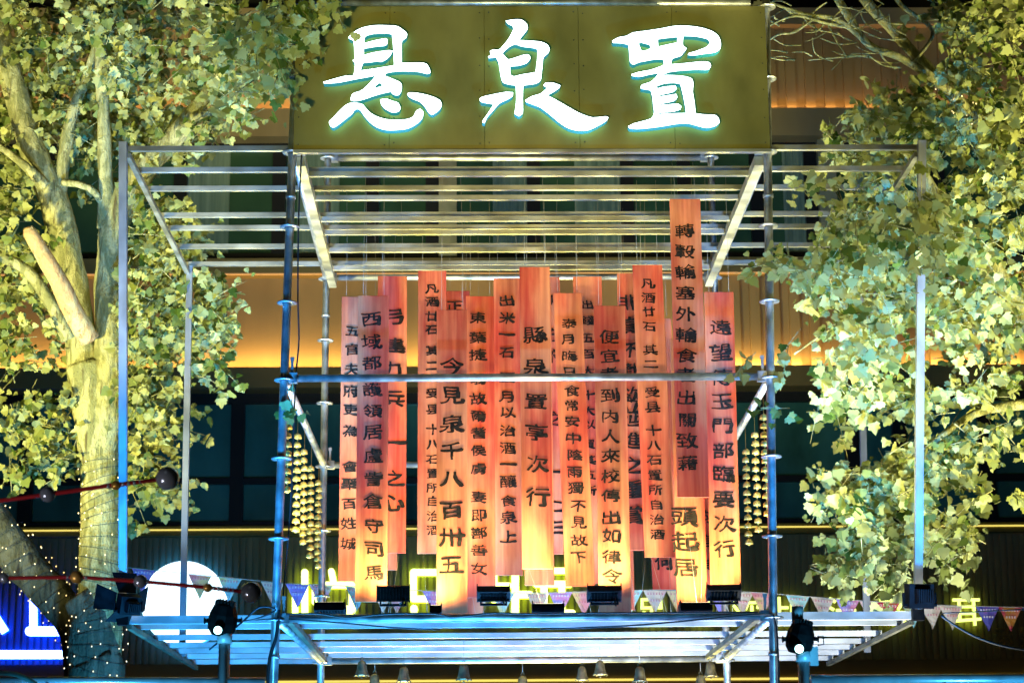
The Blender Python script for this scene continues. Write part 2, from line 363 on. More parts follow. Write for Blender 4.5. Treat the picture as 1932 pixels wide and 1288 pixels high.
# linear uplights lying on the two ledges
def strip_light(name, py, proud, watts, col, x0=XL + 2, x1=XR - 2):
    l = bpy.data.lights.new(name, 'AREA'); l.shape = 'RECTANGLE'; l.size = x1 - x0; l.size_y = .05; l.energy = watts; l.color = col; l.spread = R(150)
    o = bpy.data.objects.new(name, l); COL.objects.link(o); o.location = ((x0 + x1) / 2, YB - proud, zb(py) + .03); o.rotation_euler = (R(180 - 14), 0, 0)
strip_light("ledge_uplight", 703, .16, 250, (1, .62, .20))
strip_light("upper_uplight", 220, .15, 95, (1, .56, .24))
b = MB(); b.box((0, YB - .2, zb(703) + .012), (34, .03, .02)); b.build("ledge_light_strip", M['ledwarm'], bld)

# ------------------------------------------------------------------ lettering from the built-in typeface, brushed into shape
_gl = {}
def glyph(ch):
    if ch in _gl: return _gl[ch]
    c = bpy.data.curves.new("t", 'FONT'); c.body = ch; c.resolution_u = 3; c.align_x = 'CENTER'
    o = bpy.data.objects.new("t", c); COL.objects.link(o); bpy.context.view_layer.update()
    me = o.to_mesh(); v = [(q.co.x, q.co.y - .38) for q in me.vertices]; f = [tuple(p.vertices) for p in me.polygons]
    o.to_mesh_clear(); bpy.data.objects.remove(o); bpy.data.curves.remove(c)
    # weld, find the outline and its outward normals
    key = {}; mp = []; vv = []
    for p in v:
        k = (round(p[0], 4), round(p[1], 4))
        if k not in key: key[k] = len(vv); vv.append(p)
        mp.append(key[k])
    ff = []
    for q in f:
        q = tuple(mp[i] for i in q)
        if len(set(q)) == len(q): ff.append(q)
    from collections import defaultdict
    ed = defaultdict(list)
    for q in ff:
        ar = sum(vv[q[i]][0] * vv[q[(i + 1) % len(q)]][1] - vv[q[(i + 1) % len(q)]][0] * vv[q[i]][1] for i in range(len(q)))
        if ar < 0: q = q[::-1]
        for i in range(len(q)):
            a, b_ = q[i], q[(i + 1) % len(q)]; ed[frozenset((a, b_))].append((a, b_))
    nr = [[0, 0] for _ in vv]
    for e in ed.values():
        if len(e) == 1:
            a, b_ = e[0]; dx, dy = vv[b_][0] - vv[a][0], vv[b_][1] - vv[a][1]; l = math.hypot(dx, dy) or 1
            for i in (a, b_): nr[i][0] += dy / l; nr[i][1] -= dx / l
    _gl[ch] = (vv, ff, nr); return _gl[ch]
_ol = {}
def outline(ch):
    """the character's outline loops, resampled finely"""
    if ch in _ol: return _ol[ch]
    c = bpy.data.curves.new("t", 'FONT'); c.body = ch; c.align_x = 'CENTER'
    o = bpy.data.objects.new("t", c); COL.objects.link(o); bpy.context.view_layer.update()
    cu = o.to_curve(bpy.context.evaluated_depsgraph_get()); loops = []
    for sp in cu.splines:
        if sp.type == 'BEZIER':
            bp = sp.bezier_points; pts = []
            for k in range(len(bp)):
                a, b_ = bp[k], bp[(k + 1) % len(bp)]; n_ = max(1, int((b_.co - a.co).length / .05) + (1 if (a.handle_right - a.co).length > .004 else 0))
                for q in range(n_):
                    t = q / n_; p = a.co * (1-t)**3 + a.handle_right * 3*t*(1-t)**2 + b_.handle_left * 3*t*t*(1-t) + b_.co * t**3; pts.append((p.x, p.y - .38))
        else:
            raw = [(p.co.x, p.co.y - .38) for p in sp.points]; pts = []
            for k in range(len(raw)):
                a, b_ = Vector(raw[k]), Vector(raw[(k + 1) % len(raw)]); n_ = max(1, int((b_ - a).length / .06))
                for q in range(n_): pts.append(tuple(a.lerp(b_, q / n_)))
        loops.append(pts)
    o.to_curve_clear(); bpy.data.objects.remove(o); bpy.data.curves.remove(c)
    _ol[ch] = loops; return loops
def brush(ch, fat=.026, sx=1.22, sy=.90, rnd=random):
    """one character re-drawn as if by a loaded brush: bent strokes, slightly ragged edges"""
    sd = rnd.random() * 90; a = rnd.uniform(-.05, .09); ca, sa = math.cos(a), math.sin(a)
    def f(x, y):
        x2 = x + .075 * noise.noise((x * 1.7, y * 1.7, sd + 5)) + .016 * noise.noise((x * 8, y * 8, sd + 3))
        y2 = y + .075 * noise.noise((x * 1.7, y * 1.7, sd + 17)) + .06 * x * x + .016 * noise.noise((x * 8, y * 8, sd + 31))
        x2, y2 = x2 * sx, y2 * sy; return (ca * x2 - sa * y2, sa * x2 + ca * y2)
    return [[f(x, y) for x, y in lp] for lp in outline(ch)], sd
def fill_flat(loops):
    c = bpy.data.curves.new("p", 'CURVE'); c.dimensions = '2D'; c.fill_mode = 'BOTH'
    for lp in loops:
        sp = c.splines.new('POLY'); sp.points.add(len(lp) - 1); sp.use_cyclic_u = True
        for q, (x, y) in zip(sp.points, lp): q.co = (x, y, 0, 1)
    o = bpy.data.objects.new("p", c); COL.objects.link(o); bpy.context.view_layer.update()
    me = o.to_mesh(); v = [(q.co.x, q.co.y) for q in me.vertices]; f = [tuple(p.vertices) for p in me.polygons]
    o.to_mesh_clear(); bpy.data.objects.remove(o); bpy.data.curves.remove(c); return v, f

# ------------------------------------------------------------------ scaffold
Z0 = 3.41068; W2 = 1.535; DEP = 3.07
LL, LR = .00816, -.01277
def kz(k): return Z0 + .5 * k
def postx(side, z):
    k = (z - Z0) / .5
    return (-W2 - LL * (5 - k)) if side < 0 else (W2 + LR * (5 - k))
scf = empty("scaffold", (0, 0, 0), "galvanised ring scaffold stage frame with square tube roof and platform in front of the building", "scaffold")
RT = .027
def rosette(mb, c):
    c = Vector(c)
    mb.lathe(c, [(.030, -.005), (.062, -.005), (.064, 0), (.062, .005), (.030, .005)], 20)
    for j in range(8):
        a = j * math.pi / 4 + .3
        mb.box(c + Vector((.047 * math.cos(a), .047 * math.sin(a), 0)), (.016, .011, .016), 0, Matrix.Rotation(a, 3, 'Z'))
for side in (-1, 1):
    for Y in (0, DEP):
        def px_(z): return postx(side, z) if Y == 0 else side * W2
        top = kz(7.2)
        mb = MB(); mb.tube([(px_(0), Y, 0), (px_(top), Y, top)], RT, 20)
        po = mb.build("post", M['steel'], scf)
        for z in (kz(-5), kz(-1) - .22, kz(-1) + 1.87 + .83):           # spigot joints
            j = MB(); j.tube([(px_(z), Y, z - .01), (px_(z), Y, z + .012)], RT + .006, 20); jo = j.build("spigot_collar", M['steel'], scf); jo.parent = po; jo.location = (0, 0, 0)
        for k in range(-6, 8):
            r = MB(); rosette(r, (px_(kz(k)), Y, kz(k))); ro = r.build("rosette", M['steel'], scf); ro.parent = po; ro.location = (0, 0, 0)
def ledger(a, b, name="ledger"):
    a, b = Vector(a), Vector(b); d = (b - a).normalized(); mb = MB()
    mb.tube([a + d * .07, b - d * .07], .0242, 18); lo = mb.build(name, M['steel'], scf)
    for p, s in ((a, 1), (b, -1)):
        c = MB(); q = p + d * s * .055
        c.box(q, (.055 if abs(d.x) > .5 else .05, .05 if abs(d.x) > .5 else .055, .062))
        wq = p + d * s * .048
        c.box(wq + Vector((0, 0, .055)), (.016 if abs(d.x) > .5 else .008, .008 if abs(d.x) > .5 else .016, .15))
        c.box(wq + Vector((0, 0, .125)), (.026, .010, .022))
        co = c.build("wedge_clamp", M['steel'], scf); co.parent = lo; co.location = (0, 0, 0)
for k in (-1, 2, 5):
    z = kz(k) + .012
    ledger((postx(-1, z), 0, z), (postx(1, z), 0, z))
    ledger((-W2, DEP, z), (W2, DEP, z))
    for s in (-1, 1): ledger((postx(s, z), 0, z), (s * W2, DEP, z))
ledger((-W2, DEP, kz(7)), (W2, DEP, kz(7)))
ledger((postx(-1, kz(7)), 0, kz(7)), (postx(1, kz(7)), 0, kz(7)))
# square-tube roof and platform
ZJT, ZJB = kz(5) + .062, kz(-1) + .068
XO_L0, XO_R0 = at(229, 285, 0).x, at(1743, 272, 0).x
XB_L0, XB_R0 = at(205, 1165, 0).x, at(1766, 1160, 0).x
def hollow(name, a, b, s=.033, mt=None):
    mb = MB(); mb.beam(a, b, s, s); return mb.build(name, mt or M['alu'], scf)
JT = [281, 321, 356, 406, 430, 465, 498]
jys = []
for py in JT:
    Y = atz(450, py, ZJT).y; jys.append(Y); hollow("roof_joist", (XO_L0, Y, ZJT), (XO_R0, Y, ZJT))
YR = jys[-1]
for py in (329, 374, 414, 439, 472, 506):
    Y = atz(700, py, ZJT - .10).y; hollow("roof_batten", (-W2 + .03, Y, ZJT - .10), (W2 - .03, Y, ZJT - .10))
ZJ2 = ZJT - .052
for X in (XO_L0 + .03, XO_R0 - .03): hollow("roof_side_rail", (X, jys[0] - .02, ZJ2), (X, YR + .04, ZJ2))
for s in (-1, 1):
    hollow("roof_inner_rail", (s * (W2 - .055), .02, kz(5) - .055), (s * (W2 - .055), DEP - .05, kz(5) - .055), .06)
bys = []
for py in (1165, 1198, 1212.5, 1223.5, 1234, 1244.5):
    Y = atz(960, py, ZJB).y; bys.append(Y); hollow("platform_joist", (XB_L0, Y, ZJB), (XB_R0, Y, ZJB), .05 if py == 1165 else .036, M['alu_pale'])
hollow("platform_joist", (XB_L0, bys[0] + .42, ZJB), (XB_R0, bys[0] + .42, ZJB), .036, M['alu_pale'])
for X in (XB_L0 + .03, XB_R0 - .03): hollow("platform_side_rail", (X, bys[0], ZJB - .042), (X, bys[-1] + .05, ZJB - .042), .03, M['darksteel'])
for X in (postx(-1, kz(-1)) + .07, postx(1, kz(-1)) - .07):
    hollow("platform_inner_rail", (X, .05, ZJB - .048), (X, DEP - .05, ZJB - .048), .036, M['darksteel'])
for (x0, x1, Y0, Y1) in ((XO_L0, XB_L0, jys[0] - .05, bys[0] - .05), (XO_R0, XB_R0, jys[0] - .05, bys[0] - .05)):
    mb = MB(); mb.beam((x1, Y1, ZJB - .03), (x0, Y0, ZJT + .03), .050, .050, 0, (0, 1, 0)); po = mb.build("wing_post", M['dull'], scf)
    c = MB(); c.box((x1, Y1 - .002, ZJB), (.072, .066, .075)); co = c.build("corner_block", M['black'], scf); co.parent = po; co.location = (0, 0, 0)
for (p0, p1) in (((358, 482), (345, 1170)), ((1622, 470), (1634, 1160))):
    a = at(*p0, YR + .03); b_ = at(*p1, YR + .03)
    mb = MB(); mb.beam((b_.x, YR + .05, ZJB - .03), (a.x, YR + .05, ZJT + .05), .046, .046, 0, (0, 1, 0)); mb.build("wing_post", M['dull'], scf)

# ------------------------------------------------------------------ sign board with three lit characters
YS = -.075
pTL, pTR, pBL, pBR = at(556, 12, YS), at(1448, 12, YS), at(556, 286, YS), at(1449, 283, YS)
sign = empty("sign_board", (0, YS, (pTL.z + pBL.z) / 2), "olive plywood sign board with three glowing white brush characters atop the scaffold", "sign")
X0, X1, ZA, ZC = (pTL.x + pBL.x) / 2, (pTR.x + pBR.x) / 2, (pBL.z + pBR.z) / 2, (pTL.z + pTR.z) / 2
n = 5; wd = (X1 - X0) / n; mb = MB()
for i in range(n):
    mb.box((X0 + wd * (i + .5), YS + .012, (ZA + ZC) / 2), (wd - .0025, .022, ZC - ZA))
mb.box(((X0 + X1) / 2, YS + .031, (ZA + ZC) / 2), (X1 - X0 - .01, .015, ZC - ZA - .01))
mb.build("panel", M['board'], sign)
mb = MB(); rs = random.Random(3)
for i in range(n + 1):
    for j in range(6):
        for d_ in (-.03, .03):
            x = X0 + wd * i + d_; 
            if X0 + .01 < x < X1 - .01: mb.lathe((x, YS + .0005, ZA + .05 + (ZC - ZA - .1) * j / 5 + rs.uniform(-.01, .01)), [(.0045, .001), (.0045, -.0012), (.0008, -.0016)], 8, 0, Matrix.Rotation(R(-90), 3, 'X'))
mb.build("screw", M['frame'], sign)
mb = MB(); mb.tube([(X0 - .02, YS - .03, ZC + .012), (X1 - .1, YS - .03, ZC + .012)], .021, 14); mb.build("top_rail", M['steel'], sign)
mb = MB(); mb.beam((X0, YS - .012, ZA - .010), (X1, YS - .012, ZA - .010), .04, .02); mb.build("bottom_trim", M['alu'], sign)
CH1 = (4.2, 540, [
 [(492,300),(530,260),(600,222),(700,203),(800,203),(880,210),(925,238),(957,268),(950,300),(920,325),(915,345),(915,420),(915,500),(1000,500),(1060,498),(1110,508),(1135,545),(1143,578),(1120,588),(1050,572),(950,566),(880,568),(800,580),(775,600),(840,625),(900,652),(915,675),(912,720),(895,752),(875,757),(845,748),(830,728),(780,738),(700,760),(620,788),(560,802),(515,800),(510,790),(522,750),(545,735),(580,725),(620,700),(660,660),(690,625),(710,600),(650,612),(550,630),(450,650),(380,660),(300,662),(293,652),(330,640),(400,620),(470,603),(530,600),(540,570),(545,500),(528,485),(530,475),(542,470),(540,400),(535,340),(525,318),(505,312)],
 [(625,295),(650,280),(700,270),(800,268),(835,275),(840,290),(850,400),(855,520),(800,528),(700,545),(590,560),(598,530),(610,500),(660,497),(720,488),(750,492),(790,475),(825,440),(843,405),(820,400),(790,403),(720,412),(660,425),(615,438),(615,388),(660,380),(720,370),(780,365),(800,350),(802,320),(795,306),(760,310),(700,322),(650,335),(620,345),(617,320)],
 [(690,705),(715,675),(742,657),(760,672),(758,685),(720,695)],
 [(340,965),(370,935),(420,880),(470,835),(505,818),(560,818),(600,825),(625,850),(660,890),(720,925),(800,947),(880,950),(960,945),(1005,925),(1030,880),(1060,862),(1085,885),(1085,915),(1070,950),(1030,985),(970,1018),(900,1030),(800,1033),(730,1015),(680,985),(630,935),(595,885),(570,865),(545,872),(520,905),(470,945),(420,985),(375,1012),(350,1000)],
 [(745,790),(790,783),(840,800),(885,815),(900,840),(903,865),(890,885),(850,893),(810,880),(770,852),(752,825)],
 [(958,745),(975,735),(1040,738),(1120,755),(1180,775),(1220,800),(1232,835),(1215,870),(1185,895),(1155,910),(1130,895),(1100,850),(1060,810),(1000,785),(970,765)]])
CH2 = (3.22, 880, [
 [(238,128),(290,120),(335,122),(365,145),(372,175),(355,200),(320,245),(400,250),(450,255),(490,272),(505,300),(495,325),(468,350),(462,400),(455,460),(450,490),(420,510),(345,520),(342,600),(342,690),(318,708),(292,692),(300,640),(303,600),(300,520),(260,515),(220,500),(205,440),(195,380),(180,350),(135,355),(132,345),(148,335),(143,312),(165,302),(195,305),(230,270),(260,230),(285,180),(280,160),(255,148)],
 [(218,325),(255,290),(295,272),(340,285),(400,292),(430,300),(432,340),(420,440),(390,445),(330,455),(290,465),(268,455),(265,405),(320,400),(365,385),(390,355),(380,335),(355,333),(300,350),(255,362),(235,345)],
 [(80,600),(95,590),(160,575),(240,560),(283,562),(280,585),(250,605),(200,630),(160,675),(125,715),(110,750),(97,745),(98,735),(130,690),(165,635),(120,628),(85,618)],
 [(357,610),(400,585),(450,570),(490,535),(468,520),(480,505),(530,505),(570,520),(565,535),(520,565),(490,580),(530,600),(600,640),(680,685),(730,705),(770,715),(850,708),(862,715),(850,735),(800,765),(740,792),(680,795),(620,780),(570,750),(510,700),(450,655),(400,635),(365,622)]])
CH3 = (3.22, 880, [
 [(885,250),(925,228),(970,220),(1010,200),(1080,190),(1180,175),(1260,160),(1330,158),(1420,168),(1490,190),(1530,220),(1545,260),(1540,300),(1510,320),(1440,330),(1380,338),(1345,335),(1350,325),(1400,310),(1460,285),(1480,260),(1465,240),(1420,228),(1380,222),(1318,220),(1315,275),(1338,295),(1320,320),(1300,342),(1250,360),(1245,392),(1330,385),(1430,375),(1475,380),(1485,400),(1470,425),(1400,425),(1310,430),(1230,440),(1205,450),(1180,458),(1250,458),(1330,465),(1370,480),(1378,510),(1375,560),(1385,620),(1392,690),(1450,697),(1510,700),(1530,715),(1538,745),(1515,765),(1460,778),(1400,765),(1350,752),(1290,752),(1180,770),(1100,780),(1030,785),(990,780),(983,768),(1020,750),(1120,722),(1140,690),(1135,640),(1130,590),(1120,550),(1090,545),(1060,540),(1062,520),(1090,508),(1120,498),(1150,470),(1165,452),(1180,443),(1110,455),(1050,468),(1005,462),(1003,452),(1050,438),(1120,425),(1190,400),(1200,390),(1195,362),(1150,362),(1090,372),(1050,380),(1015,393),(995,380),(990,330),(985,275),(950,265),(890,262)],
 [(1045,265),(1060,260),(1115,275),(1118,295),(1090,308),(1062,308)],
 [(1162,240),(1220,232),(1282,226),(1280,260),(1240,268),(1165,285)],
 [(1155,525),(1200,510),(1260,505),(1300,512),(1312,560),(1325,620),(1335,688),(1250,690),(1170,695),(1168,685),(1250,680),(1300,665),(1305,645),(1285,632),(1180,640),(1178,632),(1260,615),(1280,595),(1275,572),(1175,588),(1175,578),(1255,560),(1278,540),(1270,522),(1200,528),(1160,540)]])
def smooth_loop(pts):
    out = []; k = len(pts)
    for i in range(k):
        p0, p1, p2, p3 = (Vector(pts[(i + j) % k]) for j in (-1, 0, 1, 2))
        out.append(tuple(p1))
        if (p2 - p1).length < 14: continue
        def corner(a, b, c):
            u, v_ = (b - a), (c - b); return u.normalized().dot(v_.normalized()) < .45
        t1 = (p2 - p1) * .5 if corner(p0, p1, p2) else (p2 - p0) * .5 * min(1, (p2 - p1).length / max(1, (p1 - p0).length))
        t2 = (p2 - p1) * .5 if corner(p1, p2, p3) else (p3 - p1) * .5 * min(1, (p2 - p1).length / max(1, (p3 - p2).length))
        for t in (.33, .67):
            h1, h2, h3, h4 = 2*t**3-3*t**2+1, t**3-2*t**2+t, -2*t**3+3*t**2, t**3-t**2
            out.append(tuple(p1 * h1 + t1 * h2 + p2 * h3 + t2 * h4))
    return out
def plate(loops, depth):
    """2-D loops (x, z) with holes -> (verts, front faces, side faces, back faces) through a filled curve"""
    c = bpy.data.curves.new("p", 'CURVE'); c.dimensions = '2D'; c.fill_mode = 'BOTH'; c.extrude = depth / 2
    for lp in loops:
        s = c.splines.new('POLY'); s.points.add(len(lp) - 1); s.use_cyclic_u = True
        for q, (x, y) in zip(s.points, lp): q.co = (x, y, 0, 1)
    o = bpy.data.objects.new("p", c); COL.objects.link(o); bpy.context.view_layer.update()
    me = o.to_mesh(); v = [q.co.copy() for q in me.vertices]; f = [tuple(p.vertices) for p in me.polygons]
    o.to_mesh_clear(); bpy.data.objects.remove(o); bpy.data.curves.remove(c)
    return v, f
def lit_letter(name, loops, Yface, depth, mats, parent):
    v, f = plate(loops, depth); mb = MB(); P = [Vector((q.x, Yface + depth / 2 - q.z, q.y)) for q in v]
    for face in f:
        zs = [v[i].z for i in face]
        mi = 0 if min(zs) > depth * .4 else (2 if max(zs) < -depth * .4 else 1)
        mb.add([P[i] for i in face], [tuple(range(len(face)))], mi)
    return mb.build(name, mats, parent)
for (sc_, ox, loops) in (CH1, CH2, CH3):
    L2 = []
    for lp in loops:
        q = []
        for x, y in smooth_loop(lp):
            p = at(ox + x / sc_, y / sc_, YS - .095); q.append((p.x, p.z))
        L2.append(q)
    lit_letter("lit_character", L2, YS - .095, .062, [M['sign'], M['sign_side'], M['sign_back']], sign)

# ------------------------------------------------------------------ hanging planks with brush writing
ZPLAT = ZJB + .026
EX, EZ = Vector((1, 0, 0)), Vector((0, 0, 1))
rp = random.Random(11)
def plank(xt, w_, yt, yb_, Y, text, size, label, fat=.029, xb_=None, cords=True):
    """xt: left edge px at the top, w_: width px there, yt/yb_: top and bottom rows, Y: depth; text: [(char, px, py)]"""
    a, b_ = at(xt, yt, Y), at(xt + w_, yt, Y); zt = (a.z + b_.z) / 2; wd = (b_ - a).length
    xm = (a.x + b_.x) / 2
    if xb_ is not None:
        q = at(xb_ + w_ * .52, yb_, Y); x2 = q.x
    else: x2 = xm
    zl = at(xt + w_ / 2, yb_, Y).z
    root = empty("hanging_plank", (xm, Y, zt), label, "wooden plank", "hanging planks with brush writing")
    th = .014; mb = MB(); n = 10; tw = rp.uniform(-.035, .035)
    vs_ = []
    for i in range(n + 1):
        t = i / n; z = zt + (zl - zt) * t; xc = xm + (x2 - xm) * t
        bow = .006 * math.sin(t * 3.1 + rp.random() * .3)
        for sx_, sy_ in ((-1, -1), (1, -1), (1, 1), (-1, 1)):
            jag = 0
            vs_.append((xc + sx_ * wd / 2, Y + sy_ * th / 2 + bow + sx_ * tw * wd / 2, z + jag))
    fs = [(3, 2, 1, 0), tuple(n * 4 + j for j in range(4))]
    for i in range(n):
        for j in range(4): fs.append((i * 4 + j, i * 4 + (j + 1) % 4, i * 4 + 4 + (j + 1) % 4, i * 4 + 4 + j))
    mb.add(vs_, [f[::-1] for f in fs]); bo = mb.build("board", M['plank'], root)
    bv = bo.modifiers.new("edge", 'BEVEL'); bv.width = .0018; bv.segments = 1; bv.limit_method = 'ANGLE'
    if text:
        tb = MB(); pp = ppm((xm, Y, (zt + zl) / 2))
        for ch, px, py in text:
            p = at(px, py, Y); t = (p.z - zt) / (zl - zt); xc = xm + (x2 - xm) * t
            yy = Y - th / 2 + .006 * math.sin(t * 3.1) - .0028 + tw * (p.x - xc)
            o = Vector((p.x, yy, p.z))
            s = (size(py) if callable(size) else size) / pp * .90
            lps, sd = brush(ch, fat, rnd=rp); v2, f2 = fill_flat(lps); s *= rp.uniform(.94, 1.06); ux = EX + Vector((0, tw, 0))
            fw = fat * min(1.9, max(.95, 2.1 - len(v2) / 120))
            for q in range(7):      # overlapping passes of the brush give the stroke its weight
                an = q * math.pi / 3 + sd; pas = []
                for x, y in v2:
                    w_ = 0 if q == 6 else max(.002, fw + .034 * noise.noise((x * 2.4 + sd, y * 2.4, sd)) + (.085 * max(0, x + .05) if y < .15 else 0) - .012)
                    pas.append(o + ux * ((x + w_ * math.cos(an)) * s) + EZ * ((y + w_ * .8 * math.sin(an)) * s) + Vector((0, -.001 - .00012 * q, 0)))
                tb.add(pas, f2)
        tb.build("lettering", M['ink'], root)
    if cords:
        for s in (-1, 1):
            x = xm + s * wd * .34; c = MB(); zt2 = kz(5) + .01
            c.tube([(x, Y, zt - .02), (x + rp.uniform(-.004, .004), Y, (zt + zt2) / 2), (x + rp.uniform(-.012, .012), Y, max(zt2, zt + .12))], .0010, 4); c.build("cord", M['cord'], root)
        if zl > ZPLAT + .06:
            q = rp.uniform(-.05, .05)
            for s in (-1, 1):
                x = x2 + s * wd * .3; c = MB(); c.tube([(x, Y, zl + .01), (x2 + q + s * .012, Y, ZPLAT)], .0010, 4); c.build("cord", M['cord'], root)
    return root
def col(s, xs, ys):
    s = s.replace(' ', ''); k = len(s)
    xs = xs if isinstance(xs, (list, tuple)) else [xs] * k
    if len(xs) == 2 and k != 2: xs = [xs[0] + (xs[1] - xs[0]) * i / (k - 1) for i in range(k)]
    return list(zip(s, xs, ys))
# front to back; each follows one plank of the photograph
plank(676, 58, 558, 1135, .34, col("西域都護領居盧訾倉守司馬", (701, 706), [602,645,685,735,775,815,860,903,945,992,1035,1080]), 36, "brown-topped orange plank lettered 西域都護領居盧訾倉守司馬, third from the left edge of the row")
plank(645, 54, 560, 1096, .80, col("五官夫府吏為會聚百姓城", (665, 657), [625,660,697,738,773,812,880,912,950,987,1025]), 29, "leftmost orange plank with small writing beginning 五官 and ending 姓城")
plank(713, 55, 521, 1043, 1.05, col("弓建力兵一之心", [741,741,739,742,744,742,741], [597,652,697,752,835,902,948]), 42, "red plank half hidden behind the 西域 plank, only right halves of characters showing")
plank(700, 52, 640, 1075, 1.35, [], 30, "plain unlettered plank edge hanging behind the 西域 plank, ending lower than its red neighbour")
plank(789, 53, 511, 1044, 1.30, col("凡酒廿石其二受县十八石置所自治酒", (815, 818), [545,570,597,622,662,690,742,772,810,838,866,893,920,945,973,1000]), 25, "red plank headed 凡酒廿石 standing high behind the left edge of the 今見泉 plank")
plank(842, 44, 549, 1053, 1.75, col("正", [858], [578]), 30, "short-topped salmon plank peeping out behind the top of the 今見泉 plank")
plank(824, 57, 585, 1158, .34, col("今見泉千八百卅五", (853, 851), [690,745,800,850,902,962,1012,1065]), 45, "broad plank lettered 今見泉千八百卅五 in big black characters, reaching down to the platform")
plank(879, 53, 559, 1127, .95, col("東葉捷翁故爾耆侯虜妻即鄯善女", (901, 904), [600,637,670,715,752,785,817,850,884,937,972,1005,1038,1072]), 29, "orange plank lettered 東葉捷 at the top and 鄯善女 at the bottom")
plank(868, 42, 700, 1158, 1.45, [], 30, "plain narrow plank showing below the 東葉捷 plank beside a floodlight")
plank(931, 51, 525, 1085, 1.40, col("出米一石正月以治酒一釀食泉上", (956, 959), [568,600,632,665,712,748,778,812,845,876,908,945,976,1012]), 29, "orange-red plank lettered 出米一石 and ending 食泉上, with a square lower end")
plank(980, 57, 504, 1073, .34, col("縣泉置亭次行", (1008, 1015), [632,692,757,816,876,937]), 43, "tall plank with dark red top lettered 縣泉置亭次行 in large characters")
plank(985, 54, 540, 1104, .95, [], 30, "plain salmon plank showing below the end of the 縣泉置 plank")
plank(1004, 52, 523, 1045, 1.75, col("大守府之一二三", [1042,1043,1045,1046,1049,1048,1050], [570,632,672,790,890,955,995]), 34, "dark red plank sliver behind the right edge of the 縣泉置 plank")
plank(1043, 54, 553, 1106, .60, col("泰月晦日食常安中陰雨獨不見故下", [1073,1072,1074,1075,1079,1079,1079,1081,1084,1084,1086,1091,1092,1092,1092], [610,640,672,702,737,765,795,827,858,890,920,954,985,1019,1050]), 28, "orange plank with small writing headed 泰月晦日, slightly turned, right of the 縣泉置 plank", xb_=1067)
plank(1081, 54, 522, 1100, 1.20, col("出錢五百大十大以買其五所", (1108, 1112), [575,605,638,668,700,745,775,800,838,868,895,925]), 24, "salmon plank headed 出錢五百 half covered by the 便宜 plank")
plank(1120, 59, 577, 1157, .34, col("便宜者到内人來校傳出如律令", (1149, 1154), [636,672,705,746,785,822,859,898,935,976,1011,1050,1086]), 34, "pale plank lettered 便宜者到内人來校傳出如律令 ending at a floodlight")
plank(1136, 52, 720, 1150, 1.25, [], 30, "plain salmon plank showing at the right of the 便宜 plank's lower end")
plank(1164, 54, 516, 1038, 1.0, col("非賞不勸欲立延進之重賞", (1187, 1193), [571,615,660,700,745,765,789,831,878,923,972]), 42, "deep red plank lettered in large characters ending 之重賞, partly covered on both sides")
plank(1193, 56, 500, 1051, .62, col("凡酒廿石其二一受县十八石置所自治酒", (1222, 1240), [535,562,588,616,660,687,708,740,768,812,839,868,896,924,952,980,1008]), 26, "bright red plank headed 凡酒廿石 left of the tallest plank", xb_=1216)
plank(1210, 56, 601, 1111, 1.05, col("何", [1252], [1061]), 34, "yellow-lit plank with 何 at its foot behind the red 凡酒 plank", xb_=1231)
plank(1263, 58, 376, 938, .24, col("轉轂輸塞外輸食者出關致藉", (1291, 1297), [437,475,514,553,592,632,671,707,750,792,831,873]), 36, "highest hung plank lettered 轉轂輸塞外輸食者出關致藉")
plank(1264, 56, 640, 1157, .46, col("頭起居", (1290, 1294), [974,1022,1070]), 47, "plank lettered 頭起居 hanging below and behind the highest plank")
plank(1304, 54, 604, 1116, 1.15, col("府丞如律令之均言其", [1328,1328,1329,1329,1330,1330,1329,1331,1332], [700,742,790,832,870,915,974,1019,1066]), 34, "red plank edge with cut-off characters between the highest plank and the 遠望 plank")
plank(1328, 56, 551, 1105, .50, col("遠望傳玉門部臨要次行", (1359, 1367), [618,665,712,757,802,850,893,942,988,1035]), 40, "rightmost orange plank, lettered 遠望傳玉門部臨要次行, beside brass bell strings", xb_=1340)

